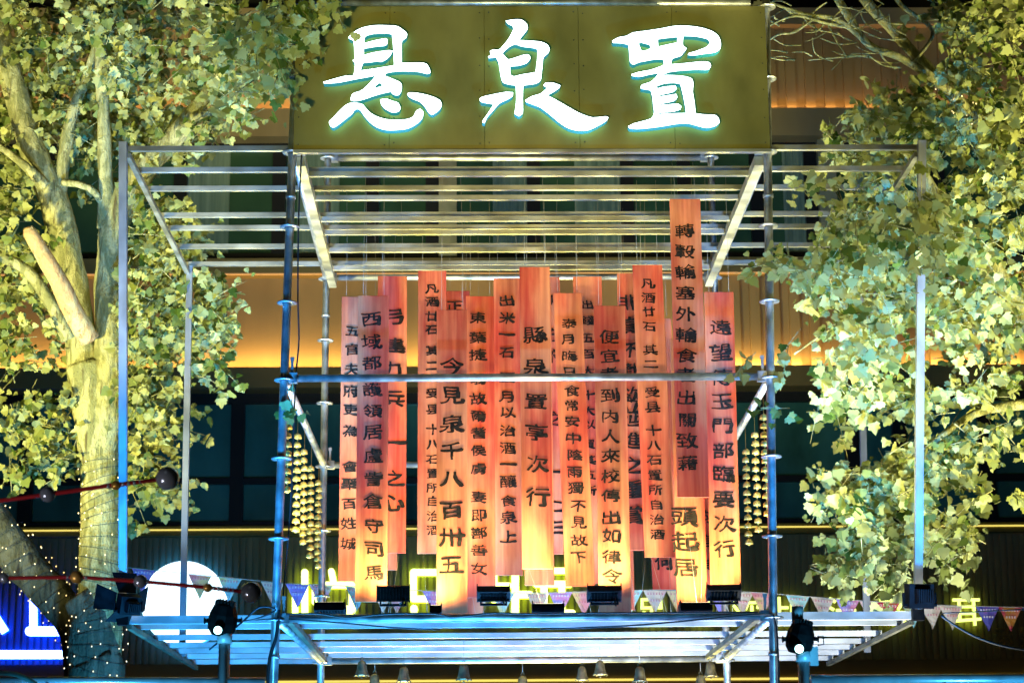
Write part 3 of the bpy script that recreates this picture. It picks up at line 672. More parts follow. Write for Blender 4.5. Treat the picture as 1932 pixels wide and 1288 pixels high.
# ------------------------------------------------------------------ floodlights standing on the platform
def floodlight(px, py, w_, h_, Y, tilt, label, watts=0, stand=True, yaw=0, aim=None, colr=(1, .86, .50), extra=()):
    c = at(px, py, Y); s = 1 / ppm(c); wd, ht = w_ * s, h_ * s / max(.35, math.cos(R(tilt)) + .12)
    base = Vector((c.x, Y, ZPLAT)); root = empty("floodlight", base, label, "floodlight", "floodlights on the platform")
    rot = Matrix.Rotation(R(yaw), 3, 'Z') @ Matrix.Rotation(R(tilt), 3, 'X'); D = .045
    mb = MB()
    mb.box(c, (wd, D, ht), 0, rot)
    for i in range(9):       # cooling fins on the back, towards the camera
        x = -wd * .40 + wd * .80 * i / 8; mb.box(c + rot @ Vector((x, -D / 2 - .008, 0)), (.004, .018, ht * .66), 0, rot)
    for q in (-1, 1): mb.box(c + rot @ Vector((0, -D / 2 - .004, q * (ht / 2 - .006))), (wd, .010, .010), 0, rot)
    for q in (-1, 1): mb.box(c + rot @ Vector((q * (wd / 2 + .002), .006, 0)), (.006, D + .02, ht + .012), 0, rot)
    mb.build("housing", M['black'], root)
    l = MB(); l.box(c + rot @ Vector((0, D / 2 + .003, 0)), (wd * .88, .004, ht * .84), 0, rot); l.build("lamp_glass", M['floodglass'], root)
    if stand:
        b = MB(); 
        for q in (-1, 1):
            x = q * (wd / 2 - .02)
            b.tube([(c.x + x, Y - .01, c.z - ht * .2), (c.x + x, Y - .012, ZPLAT + .012)], .006, 6)
        b.box((c.x, Y - .012, ZPLAT + .006), (wd - .03, .035, .012)); b.build("bracket", M['black'], root)
        k = MB(); k.tube([(c.x + wd * .28, Y - .03, c.z - ht * .3), (c.x + wd * .33, Y - .06, c.z - ht * .9), (c.x + wd * .30, Y - .05, ZPLAT + .02), (c.x + wd * .18, Y - .02, ZPLAT + .008)], .005, 6); k.build("lead", M['cable'], root)
    for (q, a_, wt_, cn_) in extra: spot("floodlight_beam", q, a_, KEY if cn_ < 100 else (1, .90, .26), wt_, cn_, 1.0, .08)
    if watts:
        p = c + rot @ Vector((0, D / 2 + .03, 0)); d = rot @ Vector((0, 1, 0)) if aim is None else Vector(aim) - p
        spot("floodlight_beam", p, p + d, colr, watts, 125, .8, .07)
    
    return root
M['floodglass'] = mat("flood_glass", (.9, .85, .7), .2, emit=(1, .85, .5), es=2.5)
PY = .10
FW = (1, .80, .27)
floodlight(742, 1119, 60, 32, PY, 12, "big upright black floodlight in front of the 西域 plank", 68, aim=(-1.2, 1.2, 4.6), colr=FW)
floodlight(931, 1119, 60, 20, PY, 48, "black floodlight tilted back below the 東葉捷 plank", 68, aim=(-.25, 1.2, 4.6), colr=FW)
floodlight(1140, 1119, 62, 22, PY, 48, "black floodlight tilted back in front of the 便宜 plank", 68, aim=(.45, 1.2, 4.6), colr=FW)
floodlight(1365, 1117, 62, 22, PY, 46, "black floodlight tilted back below the rightmost plank", 68, aim=(1.2, 1.2, 4.6), colr=FW, extra=[((1.50, .12, 3.2), (3.9, 1.6, 7.2), 470, 92)])
floodlight(623, 1149, 56, 16, PY + .12, 74, "low black floodlight lying flat near the left front post", 68, False, aim=(-1.1, 1.6, 5), colr=FW, extra=[((-1.46, .2, 3.12), (-3.2, 3.7, 7.8), 460, 84)])
floodlight(1034, 1150, 58, 12, PY + .12, 76, "low black floodlight lying flat at the middle of the platform", 68, False, aim=(.1, 1.6, 5), colr=FW)
floodlight(1312, 1149, 58, 14, PY + .12, 76, "low black floodlight lying flat below the 頭起居 plank", 68, False, aim=(1.0, 1.6, 5), colr=FW)
floodlight(822, 1152, 20, 10, PY + .02, 70, "tiny black floodlight at the left foot of the 今見泉 plank", 60, False, aim=(-.45, 1.2, 4.8), colr=FW)
# the two larger lamps in the wings
def wing_lamp(px, py, w_, h_, Y, yaw, tilt, label, barn, aim, watts):
    c = at(px, py, Y); s = 1 / ppm(c); wd, ht = w_ * s, h_ * s; root = empty("stage_lamp", (c.x, Y, ZPLAT), label, "stage lamp")
    rot = Matrix.Rotation(R(yaw), 3, 'Z') @ Matrix.Rotation(R(tilt), 3, 'X')
    mb = MB(); mb.box(c, (wd, .10, ht), 0, rot)
    mb.box(c + rot @ Vector((0, -.075, 0)), (wd * .6, .06, ht * .6), 0, rot)
    for i in range(7): mb.box(c + rot @ Vector((-wd * .27 + wd * .09 * i, -.112, 0)), (.006, .02, ht * .52), 0, rot)
    mb.build("housing", M['black'], root)
    if barn:
        for q in range(4):
            d = MB(); a = q * math.pi / 2; r2 = Matrix.Rotation(a, 3, 'Y'); hh = (ht if q % 2 == 0 else wd) / 2
            v = [r2 @ Vector((sx_ * wd * .42 * (1 + .45 * t), .06 + t * .11, hh + t * .10)) for t in (0, 1) for sx_ in (-1, 1)]
            v2 = [p + r2 @ Vector((0, 0, .004)) for p in v]
            d.add([c + rot @ p for p in v + v2], [(0, 1, 3, 2), (4, 6, 7, 5), (0, 2, 6, 4), (1, 5, 7, 3), (2, 3, 7, 6), (0, 4, 5, 1)]); d.build("barn_door", M['black'], root)
    y = MB(); 
    for q in (-1, 1): y.box((c.x + q * (wd / 2 + .02), Y, (c.z + ZPLAT) / 2 + .01), (.008, .04, c.z - ZPLAT + .02))
    y.box((c.x, Y, ZPLAT + .008), (wd + .05, .05, .012)); y.build("yoke", M['black'], root)
    p = c + rot @ Vector((0, .09, 0)); l = MB(); l.box(c + rot @ Vector((0, .053, 0)), (wd * .86, .004, ht * .8), 0, rot); l.build("lamp_glass", M['floodglass'], root)
    if watts: spot("stage_lamp_beam", p + Vector((0, .12, .1)), aim, KEY, watts, 118, 1.0, .08)
wing_lamp(243, 1139, 40, 34, .35, 28, 20, "black stage lamp with open barn doors at the left end of the platform", True, (-3.3, 3.8, 6.8), 0)
wing_lamp(1734, 1124, 48, 46, .30, 8, 8, "square black stage lamp beside the right front wing post", False, (4.2, 2.4, 6.0), 0)

# ------------------------------------------------------------------ strings of little brass bells under the side ledgers
bell_me = None
def bell_prof(r): return [(.0005, r * .82), (r * .55, r * .76), (r * .90, r * .48), (r * 1.04, r * .05), (r * 1.04, -r * .35), (r * 1.08, -r * .60), (r * .96, -r * .62), (r * .7, -r * .3)]
def bell_string(px, ytop, ybell, ybot, n_, Y, label):
    global bell_me
    t = at(px, ytop, Y); root = empty("bell_string", (t.x, Y, t.z), label, "bell string", "strings of small brass bells")
    zs = [at(px, ybell + (ybot - ybell) * i / (n_ - 1), Y).z for i in range(n_)]
    c = MB(); c.tube([(t.x, Y, t.z + .03), (t.x, Y, zs[-1])], .0016, 5); c.build("cord", M['gold'], root)
    r = .0235
    for i, z in enumerate(zs):
        if bell_me is None:
            mb = MB(); mb.lathe((0, 0, 0), bell_prof(r), 18, wob=lambda a, z_: 1 + (.10 * math.cos(4 * a) if z_ < 0 else 0)); mb.sphere((0, 0, -r * .75), r * .28, 8); mb.sphere((0, 0, r * .85), r * .16, 8)
            o = mb.build("bell", M['gold']); bell_me = o.data
        else:
            o = bpy.data.objects.new("bell", bell_me); COL.objects.link(o)
        o.parent = root; o.location = (random.uniform(-.004, .004), 0, z - t.z); o.rotation_euler = (random.uniform(-.1, .1), random.uniform(-.1, .1), random.uniform(0, 6))
def side_Y(py_side): return None
LBX = [(545, 745, 788, 923, 9, .25, "leftmost brass bell string, shortest one, just behind the left front post"),
       (562, 790, 823, 998, 12, .80, "second brass bell string from the left front post"),
       (575, 815, 852, 1022, 12, 1.35, "middle brass bell string of the left set"),
       (588, 842, 883, 1047, 12, 1.90, "brass bell string ending lower, second from the left rear post"),
       (602, 870, 910, 1067, 13, 2.6, "brass bell string hanging right at the left rear post"),
       (1440, 760, 787, 968, 12, .22, "brass bell string partly hidden behind the right front post"),
       (1423, 785, 820, 998, 12, .78, "middle brass bell string of the right set"),
       (1406, 815, 852, 1022, 12, 1.35, "brass bell string nearest the rightmost plank")]
for a in LBX: bell_string(*a)

# ------------------------------------------------------------------ bronze bells under the platform
bigbell = None
def big_bell(px, ytop, h_, Y, label):
    global bigbell
    p = at(px, ytop, Y); H = .86 * h_ / ppm(p); root = empty("bronze_bell", (p.x, Y, p.z - H), label, "bell", "bronze bells hung under the platform")
    mb = MB(); b0 = (p.x, Y, p.z - H)
    prof = [(.0005, H), (H * .13, H * .98), (H * .24, H * .90), (H * .29, H * .78), (H * .34, H * .4), (H * .42, H * .08), (H * .48, 0), (H * .44, .004), (H * .36, H * .1), (H * .25, H * .8)]
    mb.lathe(b0, prof, 24, wob=lambda a, z: 1 + (.05 * math.cos(6 * a) if z < H * .12 else 0))
    for a in range(6):
        q = a * math.pi / 3; mb.sphere((p.x + H * .47 * math.cos(q), Y + H * .47 * math.sin(q), p.z - H - H * .02), H * .055, 8)
    mb.build("bell_body", M['bronze'], root)
    l = MB(); n = 14; rr = H * .11
    l.tube([(p.x + rr * math.cos(2 * math.pi * i / n), Y, p.z + rr * .9 + rr * math.sin(2 * math.pi * i / n)) for i in range(n + 1)], H * .022, 6); l.build("ring", M['bronze'], root)
    c = MB(); c.tube([(p.x, Y, p.z + rr * 1.8), (p.x, Y, ZJB - .03)], .0016, 5); c.build("cord", M['cord'], root)
    c = MB(); c.tube([(p.x, Y, p.z - H * .9), (p.x, Y, p.z - H * 1.12)], H * .02, 5); c.sphere((p.x, Y, p.z - H * 1.14), H * .07, 8); c.build("clapper", M['bronze'], root)
for a in ((683, 1245, 33, bys[2], "bronze bell under the platform, first from the left"), (707, 1270, 33, bys[4], "lower bronze bell mostly cut off, just right of the first bell"),
          (762, 1257, 32, bys[3], "bronze bell below the 今見泉 plank, second high one from the left"), (875, 1252, 34, bys[1], "bronze bell hung below the 東葉捷 plank"),
          (986, 1274, 34, bys[4], "bronze bell cut off by the bottom edge near the middle"), (1098, 1256, 30, bys[3], "bronze bell left of the pair near the middle right"),
          (1132, 1245, 31, bys[2], "dark bronze bell hanging highest of the middle right pair"), (1207, 1256, 33, bys[1], "bronze bell hanging alone under the 凡酒 planks"),
          (1322, 1272, 34, bys[4], "lower bronze bell cut off left of the rightmost bell"), (1340, 1247, 32, bys[3], "rightmost bronze bell next to the right rear post")):
    big_bell(*a)

# ------------------------------------------------------------------ bunting across the back of the stage
bt = empty("bunting", at(960, 1118, 4.2), "string of small coloured triangular pennants sagging across behind the platform", "bunting")
BY = 4.2
def bun_y(x):
    k = [(150,1058),(250,1071),(360,1082),(540,1100),(640,1104),(800,1114),(1000,1118),(1220,1112),(1420,1116),(1530,1125),(1650,1134),(1775,1141),(1932,1145),(2060,1140)]
    for (a, ya), (b_, yb2) in zip(k, k[1:]):
        if x <= b_: return ya + (yb2 - ya) * (x - a) / (b_ - a)
    return k[-1][1]
c = MB(); c.tube([at(x, bun_y(x), BY) for x in range(150, 2061, 30)], .003, 5); c.build("string", M['cord'], bt)
def pennant_mat(nm, c1, c2, c3):
    mt = mat(nm, c1, .6); t = mt.node_tree; N = t.nodes; L = t.links; p = N["Principled BSDF"]
    tc = N.new("ShaderNodeTexCoord"); n = N.new("ShaderNodeTexNoise"); n.inputs["Scale"].default_value = 7; n.inputs["Detail"].default_value = 2
    L.new(tc.outputs["Object"], n.inputs["Vector"]); r = N.new("ShaderNodeValToRGB"); e = r.color_ramp.elements
    e[0].position = .38; e[0].color = (*c1, 1); e[1].position = .64; e[1].color = (*c3, 1); q = e.new(.52); q.color = (*c2, 1)
    L.new(n.outputs[0], r.inputs[0]); L.new(r.outputs[0], p.inputs["Base Color"])
    tr = N.new("ShaderNodeBsdfTranslucent"); L.new(r.outputs[0], tr.inputs[0]); ms = N.new("ShaderNodeMixShader"); ms.inputs[0].default_value = .55
    L.new(p.outputs[0], ms.inputs[1]); L.new(tr.outputs[0], ms.inputs[2]); L.new(ms.outputs[0], N["Material Output"].inputs[0]); return mt
PM = {'p': pennant_mat("purple_pennant", (.36, .28, .78), (.46, .34, .80), (.84, .30, .50)), 'r': pennant_mat("pink_pennant", (.86, .34, .38), (.88, .46, .38), (.88, .66, .30)),
      't': pennant_mat("teal_pennant", (.36, .72, .74), (.50, .76, .72), (.82, .82, .36)), 'c': pennant_mat("cream_pennant", (.86, .72, .56), (.88, .78, .62), (.88, .58, .50)),
      'b': pennant_mat("blue_pennant", (.10, .10, .50), (.16, .12, .52), (.70, .08, .24)), 'd': pennant_mat("red_pennant", (.72, .05, .12), (.72, .08, .14), (.78, .32, .06))}
inkp = mat("pennant_print", (.65, .15, .2), .6); inkw = mat("pennant_print_pale", (.8, .75, .75), .6)
for x, cch in [(249,'p'),(355,'r'),(412,'t'),(492,'c'),(539,'p'),(584,'r'),(652,'t'),(700,'c'),(727,'r'),(797,'p'),(842,'c'),(882,'c'),(927,'t'),(993,'c'),(1036,'p'),(1078,'r'),(1124,'c'),(1168,'t'),(1214,'c'),(1258,'r'),(1300,'t'),(1338,'p'),(1378,'c'),(1417,'r'),(1483,'t'),(1530,'c'),(1577,'p'),(1622,'c'),(1653,'d'),(1700,'t'),(1735,'c'),(1772,'c'),(1841,'b'),(1883,'d'),(1930,'p')]:
    A, B_ = at(x, bun_y(x) + 1, BY), at(x + 44, bun_y(x + 44) + 1, BY); tip = (A + B_) / 2 + Vector((random.uniform(-.01, .01), random.uniform(-.03, .03), -.195))
    n = 6; mb = MB(); vs_ = []; 
    for i in range(n + 1):
        t = i / n; l_, r_ = A.lerp(tip, t), B_.lerp(tip, t); wv = Vector((0, .010 * math.sin(t * 4 + x), 0)); vs_ += [l_ + wv, (l_ + r_) / 2 - wv * .6, r_ + wv]
    mb.add(vs_, [f for i in range(n) for f in ((i*3, i*3+1, i*3+4, i*3+3), (i*3+1, i*3+2, i*3+5, i*3+4))])
    pn = mb.build("pennant", PM[cch], bt)
    tm = MB()
    for row, (fr, cnt) in enumerate(((.14, 6), (.42, 4))):
        for i in range(cnt):
            u = (i + 1) / (cnt + 1); q = A.lerp(B_, u).lerp(tip, fr); q = q + Vector(((.5 - u) * 0, -.016, 0)); k = .0085
            tm.box(q + Vector((0, 0, .006)), (k * 1.5, .001, .003)); tm.box(q + Vector((0, 0, -.004)), (k * 1.5, .001, .003)); tm.box(q, (.003, .001, .017))
    to = tm.build("lettering", inkw if cch in 'pbd' else inkp, bt); to.parent = pn; to.location = (0, 0, 0)

# ------------------------------------------------------------------ shop signs on the ribbed band
YN = YB - .16
def rot_loop(px, py, Y): return (at(px, py, Y).x, at(px, py, Y).z)
def bar(x0, y0, x1, y1, w_, rounded=True):
    """a stroke of the neon letters as an outline in photo pixels"""
    a, b_ = Vector((x0, y0)), Vector((x1, y1)); d = (b_ - a).normalized(); n_ = Vector((-d.y, d.x)); pts = []
    if rounded:
        for i in range(7): t = math.pi * (i / 6 - .5); pts.append(b_ + d * (math.cos(t) * w_ / 2) + n_ * (math.sin(t) * w_ / 2))
        for i in range(7): t = math.pi * (i / 6 + .5); pts.append(a + d * (math.cos(t) * w_ / 2) + n_ * (math.sin(t) * w_ / 2))
    else: pts = [a - n_ * w_ / 2, b_ - n_ * w_ / 2, b_ + n_ * w_ / 2, a + n_ * w_ / 2]
    return pts
def neon_letter(strokes, mats, parent, name="lit_letter", depth=.10, Y=YN, rounded=True):
    mb = MB()
    for i, s in enumerate(strokes):
        lp = [rot_loop(p[0], p[1], Y) for p in (s if len(s) > 5 else bar(*s, rounded=rounded))]
        k = len(lp); dy = .0015 * i
        P = [Vector((x, Y + dy, z)) for x, z in lp] + [Vector((x, Y + depth, z)) for x, z in lp]
        mb.add(P, [tuple(range(k))], 0); mb.add(P, [tuple(range(k, 2 * k))[::-1]], 1)
        mb.add(P, [(j, (j + 1) % k, k + (j + 1) % k, k + j) for j in range(k)], 1)
    return mb.build(name, mats, parent)
NM = [M['neony'], M['neony_dim']]
sg = empty("shop_sign", at(860, 1115, YN), "glowing yellow-green shop sign of large rounded characters behind the lower planks", "shop sign")
neon_letter([(575, 1079, 575, 1166, 13), (557, 1120, 557, 1160, 12), (593, 1108, 593, 1135, 10), (625, 1077, 630, 1100, 12), (616, 1103, 664, 1103, 13), (664, 1106, 664, 1150, 12), (616, 1147, 664, 1147, 11), (663, 1150, 650, 1172, 11)], NM, sg)
neon_letter([(780, 1079, 868, 1079, 13), (780, 1079, 780, 1129, 13), (780, 1129, 868, 1129, 13), (868, 1079, 868, 1129, 13), (781, 1147, 781, 1150, 14), (868, 1147, 868, 1150, 14), (800, 1165, 850, 1165, 12)], NM, sg)
neon_letter([(972, 1072, 972, 1165, 14), (975, 1121, 1000, 1121, 14), (932, 1078, 932, 1130, 13), (905, 1104, 960, 1104, 12)], NM, sg)
neon_letter([(1012, 1101, 1075, 1101, 13), (1026, 1108, 1026, 1150, 13), (1012, 1076, 1075, 1076, 12), (1060, 1108, 1060, 1160, 13), (1015, 1155, 1080, 1155, 12)], NM, sg)
sg2 = empty("shop_sign", at(1520, 1150, YN), "row of smaller yellow-green lit characters ending in 耳 behind the right wing", "shop sign")
def neon_char(ch, px, py, size, mats, parent, fat=.03, Y=YN, name="lit_letter", depth=.07):
    vv, ff, nr = glyph(ch); o = at(px, py, Y); s = size / ppm(o); mb = MB(); P = []
    for (x, y), (nx, ny) in zip(vv, nr):
        k = math.hypot(nx, ny); f_ = fat / k * min(k, 1.4) if k > 1e-6 else 0; P.append(o + Vector(((x + nx * f_) * s, 0, (y + ny * f_) * s)))
    n_ = len(P); mb.add(P, ff, 0)
    from collections import Counter
    ec = Counter(frozenset((f[i], f[(i + 1) % len(f)])) for f in ff for i in range(len(f)))
    Q = P + [p + Vector((0, depth, 0)) for p in P]
    mb.add(Q, [(a, b_, b_ + n_, a + n_) for e, c_ in ec.items() if c_ == 1 for a, b_ in [tuple(e)]], 1)
    mb.build(name, mats, parent)
for ch, px in (("足", 1229), ("浴", 1318), ("欢", 1409), ("比", 1490), ("汗", 1588), ("采", 1684), ("耳", 1824)):
    neon_char(ch, px, 1152, 58, [M['neony2'], M['neony_rim']], sg2, .010, depth=.03)
sg3 = empty("shop_sign", at(1900, 1200, YN), "unlit dull gold characters beginning 承 on the ribbed band at the right edge", "shop sign")
for ch, px in (("承", 1894), ("接", 1944)): neon_char(ch, px, 1200, 38, [M['dullgold'], M['dullgold']], sg3, .012)
ds = empty("round_sign", at(348, 1130, YN), "large white glowing disc sign with bluish rim behind the left wing", "round sign")
lp = [(348 + 81 * math.cos(i * math.pi / 32), 1138 + 80 * math.sin(i * math.pi / 32)) for i in range(64)]
neon_letter([lp], [M['disc'], mat("disc_rim", (.1, .3, .5), .4, emit=(.02, .22, .85), es=5)], ds, "lit_face", .14, YN - .02)
bs = empty("shop_sign", at(40, 1180, YN), "blue-white lit letters with an underline bar at the left edge", "shop sign")
BM = [M['neonb'], mat("blue_return", (.05, .1, .5), .4, emit=(.0, .02, 1), es=16)]
neon_letter([(-34, 1122, 10, 1192, 15)], BM, bs, rounded=False); neon_letter([(-34, 1122, -78, 1192, 15)], BM, bs, rounded=False)
neon_letter([(63, 1122, 63, 1190, 15), (56, 1190, 112, 1190, 18)], BM, bs)
neon_letter([(-140, 1234, 118, 1234, 16)], BM, bs, "underline", rounded=False)

# ------------------------------------------------------------------ stage front: rail, moving heads, beaded rods, hoop, cables
YF = -2.6
rail = empty("front_rail", (0, YF, 0), "blue-lit steel crowd rail along the bottom edge in front of the stage", "rail")
zr = at(966, 1291, YF).z
mb = MB(); a = at(1530, 1281, YF); b_ = at(2150, 1279, YF); mb.tube([a, b_], .024, 16); mb.build("rail_tube", M['bluerail'], rail)
mb = MB(); a = at(-150, 1283, YF); b_ = at(500, 1285, YF); mb.tube([a, b_], .020, 16); mb.build("rail_tube", M['bluerail'], rail)
for px in (1780, 90):
    q = at(px, 1284, YF); mb = MB(); mb.tube([(q.x, YF, 0), (q.x, YF, q.z)], .02, 12); mb.build("leg", M['bluerail'], rail)
def moving_head(px, py, Y, w_, h_, lens, label, hang=False):
    c = at(px, py, Y); s = 1 / ppm(c); wd, ht = w_ * s, h_ * s; root = empty("moving_head_lamp", (c.x, Y, 0), label, "stage lamp")
    mb = MB(); rr = wd / 2
    rot = Matrix.Rotation(R(10), 3, 'Y') @ Matrix.Rotation(R(12), 3, 'X')
    mb.lathe(c, [(.001, ht * .5), (rr * .45, ht * .49), (rr * .72, ht * .38), (rr * .95, ht * .12), (rr, -ht * .12), (rr * .92, -ht * .33), (rr * .66, -ht * .48), (.001, -ht * .5)], 10, 0, rot, smooth=False)
    for i in range(9):
        a_ = math.pi * (i / 8); mb.box(c + rot @ Vector((rr * .6 * math.cos(a_), -rr * .1, ht * .44 + .3 * rr * math.sin(a_) * .3)), (.008, .06, .02), 0, rot)
    mb.build("lamp_head", M['black'], root)
    y = MB()
    for q in (-1, 1):
        y.tube([c + Vector((q * rr * .95, 0, -.01)), c + Vector((q * rr * 1.22, 0, -.01))], .010, 8); y.tube([c + Vector((q * rr * 1.2, 0, -.01)), c + Vector((q * rr * 1.28, 0, -.01))], .016, 8)
    y.build("pivot_knob", M['black'], root)
    lp_ = at(lens[0], lens[1], Y - rr - .012); l = MB(); d = (CAM - lp_).normalized(); d = (d + Vector((0, 0, -.15))).normalized(); q = Vector((0, 0, 1)).rotation_difference(d).to_matrix()
    lr = lens[2] * s
    l.lathe(lp_, [(lr * 1.25, -.03), (lr * 1.25, .003), (lr, .003)], 20, 1, q); l.lathe(lp_, [(lr, .002), (lr * .6, lr * .3), (.0005, lr * .4)], 20, 0, q); l.build("lens", [M['lens'], M['black']], root)
    pm = MB(); pr = 11.0 * s; zt = c.z - ht * .42; pm.tube([(c.x + .01, Y, 0), (c.x + .01, Y, zt)], pr, 16); pm.tube([(c.x + .01, Y, zt - .05), (c.x + .01, Y, zt + .01)], pr * 1.25, 16); pm.build("pole", M['pole'], root)
    if hang:
        h = MB(); h.tube([(c.x - .01, Y, c.z + ht * .44), (c.x - .01, Y, c.z + ht * .44 + .075)], pr, 16); h.build("spigot", M['pole'], root)
        k = MB(); k.tube([c + Vector((rr * 1.2, 0, 0)), c + Vector((rr * 1.6, 0, .005)), c + Vector((rr * 1.62, 0, -.035)), c + Vector((rr * 1.2, 0, -.04))], .0035, 6); k.build("lead", M['cable'], root)
        k = MB(); k.box(c + Vector((rr * .95, .03, -ht * .55)), (.02 * 2.0, .03, .09)); k.build("handle", M['pole'], root)
    return root
moving_head(421, 1166, YF, 56, 66, (411, 1188, 7.5), "black lamp on a pole aimed at the viewer in front of the lit disc")
moving_head(1510, 1201, YF, 54, 64, (1508, 1223, 8), "black lamp on a pole beside the right front post, with cyan lens", True)
def beaded_rod(path, rad, balls, beads, label, Y):
    P = [at(x, y, Y) for x, y in path]; s = 1 / ppm(P[-1])
    root = empty("beaded_rod", P[0], label, "ornament", "red beaded rods reaching in from the left")
    mb = MB(); mb.tube(P, [rad * s] * len(P), 10); mb.build("rod", M['red_rod'], root)
    for x, y, r, gold in balls:
        b = MB(); b.sphere(at(x, y, Y), r * s, 24); b.build("ball", M['gold'] if gold else M['chrome'], root)
    b = MB()
    for x, y, r in beads: b.sphere(at(x, y, Y), r * s, 12)
    b.build("bead", M['chrome'], root)
    st = MB(); st.tube([P[0], (P[0].x, Y, 0)], .02, 10); st.build("stand", M['red_rod'], root)
beaded_rod([(-170, 952), (0, 944), (100, 931), (210, 915), (320, 902)], 4.2, [(90, 932, 15, 0), (219, 915, 9, 1), (316, 902, 22, 0), (-70, 947, 16, 0)], [(232, 913, 5), (243, 911.5, 5), (254, 910, 5), (264, 908.5, 4.5), (205, 917, 5)], "upper red rod with mirror balls pointing right in front of the tree trunk", -5.2)
beaded_rod([(-170, 1094), (0, 1090), (145, 1088), (265, 1096), (395, 1108), (480, 1118)], 3.8, [(8, 1090, 10, 0), (145, 1088, 12.5, 1), (265, 1096, 13, 0), (392, 1108, 9, 1), (474, 1117, 20, 0)], [(404, 1109, 4.5), (413, 1110, 4.5), (422, 1111.5, 4.5), (431, 1112.5, 4.5), (440, 1113.5, 4), (128, 1088, 4.5), (163, 1089, 4.5), (198, 1091, 4), (279, 1097, 4.5)], "lower red rod with mirror balls sloping down across the lit disc", -5.2)
hp = empty("hoop", at(0, 1400, -3.4), "pale teal painted hoop just showing at the lower left corner", "hoop")
mb = MB(); c = at(0, 1372, -3.4); rr = 104 / ppm(c); mb.tube([(c.x + rr * math.cos(i * math.pi / 24), -3.4, c.z + rr * .98 * math.sin(i * math.pi / 24)) for i in range(49)], .011, 10); mb.build("ring", M['teal_hoop'], hp)
mb = MB(); mb.tube([(c.x, -3.4, 0), (c.x, -3.4, c.z - rr)], .015, 10); mb.build("stand", M['teal_hoop'], hp)
def cable(pts, label, r=.006, name="cable"):
    mb = MB(); 
    P = [Vector(p) for p in pts]; Q = []
    for i in range(len(P) - 1):
        p0, p1, p2, p3 = P[max(i - 1, 0)], P[i], P[i + 1], P[min(i + 2, len(P) - 1)]
        for t in (0, .25, .5, .75):
            Q.append(.5 * ((2 * p1) + (p2 - p0) * t + (2 * p0 - 5 * p1 + 4 * p2 - p3) * t * t + (3 * p1 - p0 - 3 * p2 + p3) * t ** 3))
    Q.append(P[-1]); mb.tube(Q, r, 6); return tag(mb.build(name, M['cable']), label, "cable")
cable([at(569, 292, -.03), at(566, 350, -.02), at(563, 430, .0), at(562, 560, .03), at(564, 640, .05), at(559, 700, .03), at(556, 760, .04), at(551, 900, .05), at(545, 1000, .08), at(536, 1100, .1), at(533, 1160, .05)], "thin black cable running down beside the left front post", .0055)
cable([at(540, 1158, -.05), at(600, 1157, -.05), at(650, 1164, -.05), at(690, 1161, -.05), at(740, 1157, -.05), at(820, 1157, -.05), at(850, 1163, -.05), at(890, 1160, -.05), at(930, 1156, -.05), at(1000, 1157, -.05), at(1100, 1156, -.05), at(1430, 1154, -.05)], "black cable lying along the front edge of the platform", .0055)
cable([at(545, 1167, -.06), at(640, 1174, -.06), at(740, 1183, -.06), at(830, 1187, -.06)], "black cable drooping below the platform edge near the left post", .005)
cable([at(1020, 1186, -.06), at(1180, 1180, -.06), at(1300, 1170, -.06), at(1440, 1158, -.06), at(1462, 1170, -.06), at(1468, 1230, -.07), at(1470, 1300, -.07)], "black cable sloping up to the right front post then down it", .0055)
cable([at(527, 1150, -.05), at(521, 1200, -.05), at(509, 1240, -.05), at(504, 1300, -.05)], "black cable bundle strapped to the foot of the left front post", .011)
cable([at(395, 1225, -.2), at(460, 1170, -.1), at(490, 1145, -.1), at(520, 1150, -.08), at(480, 1168, -.1), at(440, 1172, -.1), at(530, 1166, -.08)], "loop of black cable between the left lamp and the front post", .006)
cable([at(1775, 1160, -.02), at(1800, 1178, .0), at(1840, 1200, .0), at(1890, 1217, 0), at(1950, 1228, 0)], "thick black cable leaving the right end of the platform downwards", .008)
cable([at(1775, 1156, .02), at(1850, 1153, .02), at(1960, 1147, .02)], "thin black cable running level to the right from the platform corner", .004)

